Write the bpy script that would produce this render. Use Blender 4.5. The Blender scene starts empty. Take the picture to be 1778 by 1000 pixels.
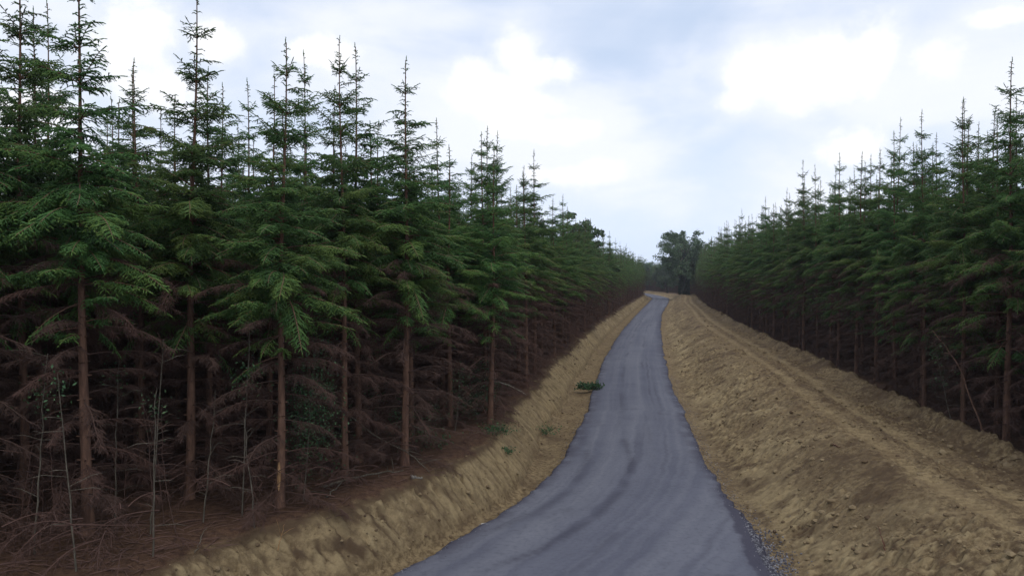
import bpy, math, random
import numpy as np

# ------------------------------------------------------------------ camera, sky, sun, exposure
sc = bpy.context.scene
C = sc.collection
random.seed(7)
F, CX, HY = 1284.0, 889.0, 480.0          # focal length in photo pixels, optical column, horizon row
CAM_H = 5.5
cam = bpy.data.cameras.new('camera')
cam.sensor_width = 36.0
cam.lens = 36.0 * F / 1778.0
cam.clip_start, cam.clip_end = 0.1, 9000.0
camo = bpy.data.objects.new('camera', cam)
C.objects.link(camo)
camo.location = (0, 0, CAM_H)
camo.rotation_euler = (math.radians(90) - math.atan((500.0 - HY) / F), 0, 0)
sc.camera = camo

SUN_EL, SUN_AZ = math.radians(62), math.radians(165)   # azimuth from +Y, negative = towards -X
world = bpy.data.worlds.new('World')
sc.world = world
world.use_nodes = True
nt = world.node_tree
nt.nodes.clear()


def N(tree, typ, **kw):
    n = tree.nodes.new(typ)
    for k, v in kw.items():
        setattr(n, k, v)
    return n


def M(tree, op, a, b=None, c=None, clamp=False):
    n = tree.nodes.new('ShaderNodeMath')
    n.operation = op
    n.use_clamp = clamp
    for i, v in enumerate((a, b, c)):
        if v is None:
            continue
        if isinstance(v, (int, float)):
            n.inputs[i].default_value = v
        else:
            tree.links.new(v, n.inputs[i])
    return n.outputs[0]


def smooth(tree, x, lo, hi):
    n = tree.nodes.new('ShaderNodeMapRange')
    n.interpolation_type = 'SMOOTHSTEP'
    n.inputs['From Min'].default_value = lo
    n.inputs['From Max'].default_value = hi
    tree.links.new(x, n.inputs['Value'])
    return n.outputs[0]


def mixcol(tree, fac, a, b):
    n = tree.nodes.new('ShaderNodeMix')
    n.data_type = 'RGBA'
    for i, v in ((0, fac), (6, a), (7, b)):
        if isinstance(v, (int, float)):
            n.inputs[i].default_value = v
        elif isinstance(v, tuple):
            n.inputs[i].default_value = (*v, 1)
        else:
            tree.links.new(v, n.inputs[i])
    return n.outputs[2]


sky = N(nt, 'ShaderNodeTexSky', sky_type='NISHITA')
sky.sun_disc = False
sky.sun_elevation = SUN_EL
sky.sun_rotation = SUN_AZ
sky.air_density = 1.0
sky.dust_density = 2.5
sky.ozone_density = 1.0
SKY_STRENGTH = 0.1
tc = N(nt, 'ShaderNodeTexCoord')
sep = N(nt, 'ShaderNodeSeparateXYZ')
nt.links.new(tc.outputs['Generated'], sep.inputs[0])
sx, sy, sz = sep.outputs
az = M(nt, 'ARCTAN2', sx, sy)
el = M(nt, 'ARCSINE', sz)


def fbm(scale, detail, dist=0.0, rough=0.55, zs=1.0):
    mp = N(nt, 'ShaderNodeMapping')
    mp.inputs['Scale'].default_value = (1, 1, zs)
    nt.links.new(tc.outputs['Generated'], mp.inputs[0])
    n = N(nt, 'ShaderNodeTexNoise')
    n.inputs['Scale'].default_value = scale
    n.inputs['Detail'].default_value = detail
    n.inputs['Roughness'].default_value = rough
    n.inputs['Distortion'].default_value = dist
    nt.links.new(mp.outputs[0], n.inputs['Vector'])
    return n.outputs[0]


n_edge = fbm(7.5, 10, 0.15, 0.62)
n_in = fbm(14.0, 6, 0.0, 0.6)
n_soft = fbm(3.2, 5, 0.4, 0.5, 2.5)
n_big = fbm(1.7, 4, 0.6, 0.5, 3.0)


def cloud(px, py, rx, ry):
    """distance-like value of one cumulus heap, 1 at its heart and 0 at its rim, by its azimuth and elevation"""
    a0 = math.atan2(px - CX, F)
    e0 = math.atan2(HY - py, math.hypot(F, px - CX))
    da = M(nt, 'DIVIDE', M(nt, 'SUBTRACT', az, a0), rx * 0.88 / F)
    de = M(nt, 'DIVIDE', M(nt, 'SUBTRACT', el, e0), ry * 0.86 / F)
    d = M(nt, 'SQRT', M(nt, 'ADD', M(nt, 'MULTIPLY', da, da), M(nt, 'MULTIPLY', de, de)))
    return M(nt, 'SUBTRACT', 1.0, d)


def heap(lst):
    out = None
    for c in lst:
        v = cloud(*c)
        out = v if out is None else M(nt, 'SMOOTH_MAX', out, v, 0.25)
    return out


hard = heap([(905, 95, 62, 60), (935, 130, 95, 66), (845, 160, 95, 60), (975, 125, 50, 45), (930, 180, 120, 52), (965, 228, 125, 38), (890, 228, 70, 30),
             (1440, 95, 125, 70), (1350, 115, 120, 66), (1505, 95, 80, 62), (1275, 180, 85, 40), (1390, 150, 150, 56), (1310, 150, 80, 46),
             (1040, 300, 80, 36), (960, 305, 120, 34), (1490, 260, 85, 56), (1620, 105, 60, 55),
             (235, 80, 95, 85), (375, 75, 55, 55), (265, 150, 120, 70), (580, 95, 100, 45), (1740, 30, 70, 25), (60, 190, 130, 60),
             (610, -120, 220, 60), (1180, -180, 260, 90), (-300, 120, 260, 120), (2150, 160, 300, 120), (80, -240, 240, 90), (1900, -260, 260, 90)])
hard = M(nt, 'ADD', hard, M(nt, 'MULTIPLY', M(nt, 'SUBTRACT', n_edge, 0.55), 2.9))
hard_m = M(nt, 'ADD', M(nt, 'MULTIPLY', smooth(nt, hard, 0.0, 0.45), 0.55), M(nt, 'MULTIPLY', smooth(nt, hard, -0.1, 1.2), 0.45))
glow_m = smooth(nt, hard, -0.75, 0.5)
soft_m = M(nt, 'MULTIPLY', smooth(nt, M(nt, 'ADD', M(nt, 'MULTIPLY', n_big, 0.55), M(nt, 'MULTIPLY', n_soft, 0.6)), 0.44, 0.72), 0.8)
# veil thickens towards the horizon, as far haze does all round
veil = M(nt, 'ADD', M(nt, 'MULTIPLY', M(nt, 'SUBTRACT', 1.0, smooth(nt, el, 0.0, 0.32)), 0.26), 0.70)
k = 1.0 / SKY_STRENGTH
blue = sky.outputs[0]
veil_c = tuple(k * v for v in (0.74, 0.87, 1.10))
grey_c = tuple(k * v for v in (0.87, 0.92, 1.06))
white_c = tuple(k * v for v in (1.10, 1.10, 1.12))
col = mixcol(nt, veil, blue, veil_c)
shade = mixcol(nt, smooth(nt, n_soft, 0.4, 0.62), grey_c, tuple(k * v for v in (0.98, 1.0, 1.07)))
col = mixcol(nt, soft_m, col, shade)
col = mixcol(nt, M(nt, 'MULTIPLY', glow_m, 0.5), col, tuple(k * v for v in (0.95, 0.98, 1.05)))
wc = mixcol(nt, smooth(nt, n_in, 0.36, 0.6), tuple(k * v for v in (1.02, 1.03, 1.07)), white_c)
col = mixcol(nt, hard_m, col, wc)
# below the horizon: dull far ground
col = mixcol(nt, smooth(nt, sz, -0.02, 0.0), tuple(k * v for v in (0.10, 0.11, 0.09)), col)
bg = N(nt, 'ShaderNodeBackground')
bg.inputs['Strength'].default_value = SKY_STRENGTH
nt.links.new(col, bg.inputs['Color'])
wo = N(nt, 'ShaderNodeOutputWorld')
nt.links.new(bg.outputs[0], wo.inputs['Surface'])

sun = bpy.data.lights.new('sun', 'SUN')
sun.energy = 1.3
sun.angle = math.radians(45)
sun.color = (1.0, 0.95, 0.87)
suno = bpy.data.objects.new('sun', sun)
C.objects.link(suno)
suno.location = (20, -20, 60)
suno.rotation_euler = (math.radians(90) - SUN_EL, 0, math.pi - SUN_AZ)

vs = sc.view_settings
vs.view_transform = 'Standard'
vs.look = 'None'
vs.exposure = 0.06
vs.gamma = 1.0
vs.use_curve_mapping = False
sc.cycles.max_bounces = 6
sc.cycles.diffuse_bounces = 3
sc.cycles.transmission_bounces = 3
sc.cycles.transparent_max_bounces = 4

# ------------------------------------------------------------------ helpers
rng = np.random.default_rng(11)
UP = np.array([0, 0, 1.0])


def nrm(v):
    return v / np.maximum(np.linalg.norm(v, axis=-1, keepdims=True), 1e-9)


class Acc:
    """collects triangles and quads with a colour value per vertex and a material index per face"""

    def __init__(self):
        self.v, self.c, self.f3, self.f4, self.m3, self.m4, self.n = [], [], [], [], [], [], 0

    def add(self, v, faces, col=0.5, mat=0):
        v = np.asarray(v, float).reshape(-1, 3)
        faces = np.asarray(faces, int)
        self.v.append(v)
        self.c.append(np.broadcast_to(np.asarray(col, float), (len(v),)))
        (self.f3 if faces.shape[1] == 3 else self.f4).append(faces + self.n)
        (self.m3 if faces.shape[1] == 3 else self.m4).append(np.full(len(faces), mat))
        self.n += len(v)

    def mesh(self, name, mats, smooth_shade=True):
        me = bpy.data.meshes.new(name)
        v = np.concatenate(self.v).astype(np.float32)
        fs, ms, lt = [], [], []
        for arr, mm, k_ in ((self.f3, self.m3, 3), (self.f4, self.m4, 4)):
            if arr:
                a = np.concatenate(arr)
                fs.append(a.ravel())
                ms.append(np.concatenate(mm))
                lt.append(np.full(len(a), k_))
        fs, ms, lt = np.concatenate(fs), np.concatenate(ms), np.concatenate(lt)
        me.vertices.add(len(v))
        me.vertices.foreach_set('co', v.ravel())
        me.loops.add(len(fs))
        me.loops.foreach_set('vertex_index', fs.astype(np.int32))
        me.polygons.add(len(lt))
        me.polygons.foreach_set('loop_start', np.concatenate([[0], np.cumsum(lt)[:-1]]).astype(np.int32))
        me.polygons.foreach_set('loop_total', lt.astype(np.int32))
        me.polygons.foreach_set('material_index', ms.astype(np.int32))
        me.polygons.foreach_set('use_smooth', np.full(len(lt), smooth_shade))
        at = me.attributes.new('tone', 'FLOAT', 'POINT')
        at.data.foreach_set('value', np.concatenate(self.c).astype(np.float32))
        for m_ in mats:
            me.materials.append(m_)
        me.update(calc_edges=True)
        me.validate()
        return me


def tube(acc, pts, rad, sides=6, col=0.5, mat=0, wob=0.0):
    pts = np.asarray(pts, float)
    rad = np.broadcast_to(np.asarray(rad, float), (len(pts),))
    t = nrm(np.gradient(pts, axis=0))
    ref = np.where(np.abs(t[:, 2:3]) > 0.9, np.array([[1.0, 0, 0]]), UP[None])
    a = nrm(np.cross(t, ref))
    b = np.cross(t, a)
    th = np.arange(sides) / sides * 2 * math.pi
    ring = a[:, None] * np.cos(th)[None, :, None] + b[:, None] * np.sin(th)[None, :, None]
    r = rad[:, None, None] * (1 + wob * rng.normal(size=(len(pts), sides, 1)))
    v = pts[:, None] + ring * r
    n = len(pts)
    i = np.arange(n - 1)[:, None] * sides
    j = np.arange(sides)[None]
    q = np.stack([i + j, i + (j + 1) % sides, i + sides + (j + 1) % sides, i + sides + j], -1).reshape(-1, 4)
    col = np.asarray(col, float)
    if col.ndim == 1:
        col = np.repeat(col, sides)
    acc.add(v.reshape(-1, 3), q, col, mat)


def shoots(acc, p0, d, L, droop, r, col, mat=0, needles=4, nlen=0.03, nwid=0.011):
    """many arched twigs at once: three-sided, tapering to a point, with a few coarse needles"""
    p0, d = np.atleast_2d(p0), nrm(np.atleast_2d(d))
    m = len(p0)
    if m == 0:
        return
    L = np.broadcast_to(L, (m,))[:, None]
    droop = np.broadcast_to(droop, (m,))[:, None]
    r = np.broadcast_to(r, (m,))[:, None]
    col = np.broadcast_to(col, (m,))
    p1 = p0 + d * L * 0.55
    d2 = nrm(d - UP * droop)
    p2 = p1 + d2 * L * 0.45
    a = nrm(np.cross(d, UP + 0.01 * rng.normal(size=(m, 3))))
    b = np.cross(d, a)
    vs_ = []
    for p, rr in ((p0, 0.75 * r), (p1, r)):
        for k_ in range(3):
            th = k_ * 2.0944 + 0.5
            vs_.append(p + (a * math.cos(th) + b * math.sin(th)) * rr)
    vs_.append(p2)
    v = np.stack(vs_, 1)                      # m,7,3
    base = np.arange(m)[:, None, None] * 7
    fl = []
    for k_ in range(3):
        k2 = (k_ + 1) % 3
        fl += [(k_, k2, 3 + k2), (k_, 3 + k2, 3 + k_), (3 + k_, 3 + k2, 6)]
    fl = np.array(fl)[None]
    acc.add(v.reshape(-1, 3), (base + fl).reshape(-1, 3), np.repeat(col, 7), mat)
    if needles:
        K = needles
        t = (np.arange(K)[None] + rng.random((m, K))) / K
        q = np.where(t[..., None] < 0.55, p0[:, None] + (p1 - p0)[:, None] * (t / 0.55)[..., None],
                     p1[:, None] + (p2 - p1)[:, None] * ((t - 0.55) / 0.45)[..., None])
        ph = rng.random((m, K)) * 6.283
        rad = a[:, None] * np.cos(ph)[..., None] + b[:, None] * np.sin(ph)[..., None]
        tip = q + (rad * 0.8 + d[:, None] * 0.65) * (nlen * (0.7 + 0.6 * rng.random((m, K))))[..., None]
        side = nrm(np.cross(rad, d[:, None])) * nwid
        v = np.stack([q - side, q + side, tip], 2).reshape(-1, 3)
        acc.add(v, np.arange(m * K * 3).reshape(-1, 3), np.repeat(col, 3 * K) + 0.08 * rng.random(m * K * 3), mat)


def link(name, me, parent=None, loc=None, **props):
    o = bpy.data.objects.new(name, me)
    C.objects.link(o)
    if parent is not None:
        o.parent = parent
    if loc is not None:
        o.location = loc
    for k_, v_ in props.items():
        o[k_] = v_
    return o


# value noise on a lattice
def hash2(i, j, s):
    h = (i * 374761393 + j * 668265263 + s * 974711) & 0x7fffffff
    h = ((h ^ (h >> 13)) * 1274126177) & 0x7fffffff
    return ((h ^ (h >> 16)) & 0xffff) / 65535.0


def vnoise(x, y, s=0):
    x, y = np.asarray(x, float), np.asarray(y, float)
    i, j = np.floor(x).astype(np.int64), np.floor(y).astype(np.int64)
    fx, fy = x - i, y - j
    fx, fy = fx * fx * (3 - 2 * fx), fy * fy * (3 - 2 * fy)
    a, b = hash2(i, j, s), hash2(i + 1, j, s)
    c, d = hash2(i, j + 1, s), hash2(i + 1, j + 1, s)
    return (a + (b - a) * fx) * (1 - fy) + (c + (d - c) * fx) * fy


def worley(x, y, sc_, s=0):
    """distance to the nearest scattered point (in cells) and that cell's own random number"""
    x, y = np.asarray(x, float) * sc_, np.asarray(y, float) * sc_
    x = x + 0.5 * (vnoise(x * 1.3, y * 1.3, s + 5) - 0.5)
    y = y + 0.5 * (vnoise(x * 1.3 + 40, y * 1.3, s + 6) - 0.5)
    i, j = np.floor(x).astype(np.int64), np.floor(y).astype(np.int64)
    best, cid = np.full(x.shape, 9.0), np.zeros(x.shape)
    for a in (-1, 0, 1):
        for b in (-1, 0, 1):
            qx, qy = i + a + hash2(i + a, j + b, s), j + b + hash2(i + a, j + b, s + 1)
            d = np.hypot(x - qx, y - qy)
            m = d < best
            best = np.where(m, d, best)
            cid = np.where(m, hash2(i + a, j + b, s + 2), cid)
    return best, cid


def fb(x, y, s=0, o=4):
    t, a, f, w = 0, 0.5, 1.0, 0
    for k_ in range(o):
        t = t + a * vnoise(x * f + 17.3 * k_, y * f - 9.1 * k_, s + k_)
        w += a
        a *= 0.5
        f *= 2.03
    return t / w


# ------------------------------------------------------------------ materials
def material(name, rough=0.8, spec=0.3):
    m = bpy.data.materials.new(name)
    m.use_nodes = True
    t = m.node_tree
    p = t.nodes['Principled BSDF']
    p.inputs['Roughness'].default_value = rough
    p.inputs['Specular IOR Level'].default_value = spec
    return m, t, p


def attr(t, name):
    n = t.nodes.new('ShaderNodeAttribute')
    n.attribute_name = name
    return n.outputs['Fac']


def noise(t, scale, detail=4, vec=None, rough=0.55, out=0):
    n = t.nodes.new('ShaderNodeTexNoise')
    n.inputs['Scale'].default_value = scale
    n.inputs['Detail'].default_value = detail
    n.inputs['Roughness'].default_value = rough
    if vec is None:
        g = t.nodes.new('ShaderNodeNewGeometry')
        vec = g.outputs['Position']
    t.links.new(vec, n.inputs['Vector'])
    return n.outputs[out]


def bump(t, p, h, strength, dist):
    b = t.nodes.new('ShaderNodeBump')
    b.inputs['Strength'].default_value = strength
    b.inputs['Distance'].default_value = dist
    t.links.new(h, b.inputs['Height'])
    t.links.new(b.outputs[0], p.inputs['Normal'])


def foliage(name, dark, mid, tip, transl=0.30):
    m = bpy.data.materials.new(name)
    m.use_nodes = True
    t = m.node_tree
    t.nodes.clear()
    tone = attr(t, 'tone')
    oi = t.nodes.new('ShaderNodeObjectInfo')
    c = mixcol(t, smooth(t, tone, 0.0, 0.55), dark, mid)
    c = mixcol(t, smooth(t, tone, 0.55, 1.0), c, tip)
    hs = t.nodes.new('ShaderNodeHueSaturation')
    t.links.new(c, hs.inputs['Color'])
    t.links.new(M(t, 'MULTIPLY_ADD', oi.outputs['Random'], 0.03, 0.485), hs.inputs['Hue'])
    t.links.new(M(t, 'MULTIPLY_ADD', oi.outputs['Random'], 0.35, 0.82), hs.inputs['Value'])
    p = t.nodes.new('ShaderNodeBsdfPrincipled')
    p.inputs['Roughness'].default_value = 0.55
    p.inputs['Specular IOR Level'].default_value = 0.25
    t.links.new(hs.outputs[0], p.inputs['Base Color'])
    tr = t.nodes.new('ShaderNodeBsdfTranslucent')
    t.links.new(hs.outputs[0], tr.inputs['Color'])
    mx = t.nodes.new('ShaderNodeMixShader')
    mx.inputs[0].default_value = transl
    t.links.new(p.outputs[0], mx.inputs[1])
    t.links.new(tr.outputs[0], mx.inputs[2])
    o = t.nodes.new('ShaderNodeOutputMaterial')
    t.links.new(mx.outputs[0], o.inputs['Surface'])
    return m


m_needle = foliage('spruce_needles', (0.038, 0.084, 0.026), (0.074, 0.160, 0.043), (0.130, 0.205, 0.048))
m_leaf = foliage('broad_leaves', (0.030, 0.065, 0.030), (0.050, 0.105, 0.045), (0.11, 0.19, 0.08), 0.3)
m_oak = foliage('oak_leaves', (0.045, 0.080, 0.040), (0.080, 0.130, 0.062), (0.14, 0.19, 0.10), 0.25)
m_ivy = foliage('ivy_leaves', (0.012, 0.026, 0.020), (0.020, 0.042, 0.028), (0.04, 0.07, 0.04), 0.1)


def bark(name, a, b, scale=14.0, stretch=0.18):
    m, t, p = material(name, 0.9, 0.15)
    tc_ = t.nodes.new('ShaderNodeTexCoord')
    mp = t.nodes.new('ShaderNodeMapping')
    mp.inputs['Scale'].default_value = (1, 1, stretch)
    t.links.new(tc_.outputs['Object'], mp.inputs[0])
    n1 = noise(t, scale, 5, mp.outputs[0], 0.65)
    n2 = noise(t, 1.6, 3, tc_.outputs['Object'])
    c = mixcol(t, smooth(t, n1, 0.35, 0.68), a, b)
    c = mixcol(t, M(t, 'MULTIPLY', smooth(t, n2, 0.5, 0.7), 0.5), c, tuple(0.55 * v for v in a))
    t.links.new(c, p.inputs['Base Color'])
    bump(t, p, n1, 0.8, 0.03)
    return m


m_bark = bark('spruce_bark', (0.100, 0.056, 0.040), (0.185, 0.105, 0.070))
m_bark_oak = bark('oak_bark', (0.06, 0.05, 0.04), (0.12, 0.10, 0.08))
m_pale = bark('pale_bark', (0.072, 0.062, 0.047), (0.150, 0.132, 0.100), 30)
m_branch = bark('pale_dry_branch', (0.16, 0.14, 0.105), (0.28, 0.25, 0.195), 30)
m_wood = bark('broken_wood', (0.26, 0.15, 0.07), (0.42, 0.26, 0.13), 20)
m_grey_log = bark('weathered_wood', (0.14, 0.125, 0.105), (0.24, 0.22, 0.19), 20)

m_twig, t_, p_ = material('dead_twigs', 0.9, 0.1)
tone_ = attr(t_, 'tone')
oi_ = t_.nodes.new('ShaderNodeObjectInfo')
c_ = mixcol(t_, tone_, (0.034, 0.019, 0.016), (0.130, 0.076, 0.061))
c_ = mixcol(t_, M(t_, 'MULTIPLY', oi_.outputs['Random'], 0.4), c_, (0.07, 0.052, 0.042))
t_.links.new(c_, p_.inputs['Base Color'])

# ground: soil / needle litter chosen by a mesh attribute
m_ground, t_, p_ = material('clay_soil_and_litter', 0.95, 0.1)
soil, lite, dark_shade = attr(t_, 'soil'), attr(t_, 'pale'), attr(t_, 'dark_soil_shade')
nA, nB, nC = noise(t_, 1.1, 5), noise(t_, 7.5, 8, rough=0.74), noise(t_, 30, 4, rough=0.75)
cs = mixcol(t_, smooth(t_, nB, 0.40, 0.60), (0.122, 0.085, 0.047), (0.262, 0.194, 0.106))
cs = mixcol(t_, M(t_, 'MULTIPLY', smooth(t_, nA, 0.48, 0.68), 0.55), cs, (0.120, 0.080, 0.047))
cs = mixcol(t_, M(t_, 'MULTIPLY', smooth(t_, nC, 0.56, 0.74), 0.45), cs, (0.30, 0.235, 0.14))
cs = mixcol(t_, lite, cs, (0.335, 0.258, 0.142))
cs = mixcol(t_, dark_shade, cs, (0.090, 0.060, 0.036))  # darker brown soil, with the shade of crevices and grooves painted in
cl = mixcol(t_, smooth(t_, nB, 0.3, 0.7), (0.046, 0.026, 0.018), (0.112, 0.064, 0.040))
cl = mixcol(t_, M(t_, 'MULTIPLY', smooth(t_, nC, 0.55, 0.72), 0.5), cl, (0.165, 0.105, 0.07))
cg = mixcol(t_, soil, cl, cs)
t_.links.new(cg, p_.inputs['Base Color'])
bump(t_, p_, M(t_, 'ADD', nB, M(t_, 'MULTIPLY', nC, 0.5)), 0.9, 0.04)

m_road, t_, p_ = material('asphalt', 0.9, 0.15)
worn, edge_, mark = attr(t_, 'worn'), attr(t_, 'loose'), attr(t_, 'mark')
nA, nB, nC = noise(t_, 0.7, 4), noise(t_, 9, 7, rough=0.75), noise(t_, 38, 3, rough=0.8)
ca = mixcol(t_, smooth(t_, nA, 0.35, 0.7), (0.094, 0.098, 0.128), (0.112, 0.116, 0.148))
ca = mixcol(t_, M(t_, 'MULTIPLY', worn, 0.8), ca, (0.182, 0.186, 0.212))
ca = mixcol(t_, M(t_, 'MULTIPLY', smooth(t_, nB, 0.45, 0.7), 0.6), ca, (0.080, 0.082, 0.104))
ca = mixcol(t_, M(t_, 'MULTIPLY', smooth(t_, nC, 0.56, 0.72), 0.6), ca, (0.15, 0.15, 0.175))
ca = mixcol(t_, M(t_, 'MULTIPLY', mark, 0.95), ca, (0.042, 0.041, 0.058))
ca = mixcol(t_, M(t_, 'MULTIPLY', edge_, 0.85), ca, (0.048, 0.045, 0.064))
t_.links.new(ca, p_.inputs['Base Color'])
bump(t_, p_, M(t_, 'ADD', nC, M(t_, 'MULTIPLY', nB, 0.6)), 0.6, 0.02)

m_clod, t_, p_ = material('soil_clods', 0.95, 0.1)
t_.links.new(mixcol(t_, attr(t_, 'tone'), (0.09, 0.06, 0.036), (0.25, 0.19, 0.11)), p_.inputs['Base Color'])
m_chip, t_, p_ = material('stone_chippings', 0.8, 0.3)
t_.links.new(mixcol(t_, attr(t_, 'tone'), (0.045, 0.043, 0.058), (0.26, 0.26, 0.28)), p_.inputs['Base Color'])
m_white, t_, p_ = material('pale_stone', 0.85, 0.2)
t_.links.new(mixcol(t_, smooth(t_, noise(t_, 18, 4), 0.35, 0.65), (0.40, 0.37, 0.32), (0.62, 0.60, 0.55)), p_.inputs['Base Color'])
m_stake, t_, p_ = material('rusty_stake', 0.9, 0.1)
t_.links.new(mixcol(t_, noise(t_, 25, 3), (0.07, 0.028, 0.022), (0.14, 0.06, 0.045)), p_.inputs['Base Color'])

# ------------------------------------------------------------------ the lie of the land (x, y in metres, camera looks along +y)
DL = np.array([[0, -9.5], [6, -6.8], [10, -4.2], [13.6, -2.1], [16.6, -0.45], [19.6, .85], [23.5, 1.85], [27.2, 2.45], [32, 3.3], [47, 5.75], [67, 9.5],
               [101, 16.7], [157, 29.0], [185, 35.2], [205, 37.6], [228, 39.2], [252, 39.9], [300, 39.5], [340, 36], [400, 28], [3000, -400]], float)
DR = np.array([[0, 4.3], [6, 4.45], [10, 4.55], [13.6, 4.67], [15.7, 5.0], [17.7, 5.28], [20.8, 5.65], [24.4, 6.1], [30.7, 7.0], [37, 8.05], [47, 9.8],
               [59, 12.0], [78, 15.7], [109, 22.1], [157, 33.3], [185, 39.4], [205, 41.6], [228, 43.2], [252, 43.8], [300, 43.4], [340, 40], [400, 32], [3000, -396]], float)


def pchip(tab):
    yy = np.concatenate([np.linspace(0, 30, 400), np.linspace(30, 400, 900)[1:], [3000]])
    xx = np.interp(yy, tab[:, 0], tab[:, 1])
    ker = np.ones(31) / 31
    xp = np.pad(xx[:-1], 15, mode='reflect', reflect_type='odd')
    xx[:-1] = np.convolve(xp, ker, 'valid')
    return yy, xx


PL, PR = pchip(DL), pchip(DR)
XL = lambda y: np.interp(y, *PL)
XR = lambda y: np.interp(y, *PR)
FEDGE = lambda y: np.interp(y, [0, 20, 45, 130, 185, 215, 230, 400], [7.3, 7.3, 7.8, 6.4, 6.0, 7.0, 8.0, 8.0])   # right forest edge from the road
LEDGE = lambda y: np.interp(y, [0, 12.7, 14, 15.5, 17, 20, 25, 45, 120, 200, 400], [2.0, 1.95, 1.35, 1.25, 1.25, 1.65, 2.15, 2.0, 1.9, 2.0, 2.0])    # left bank top from the road


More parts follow.
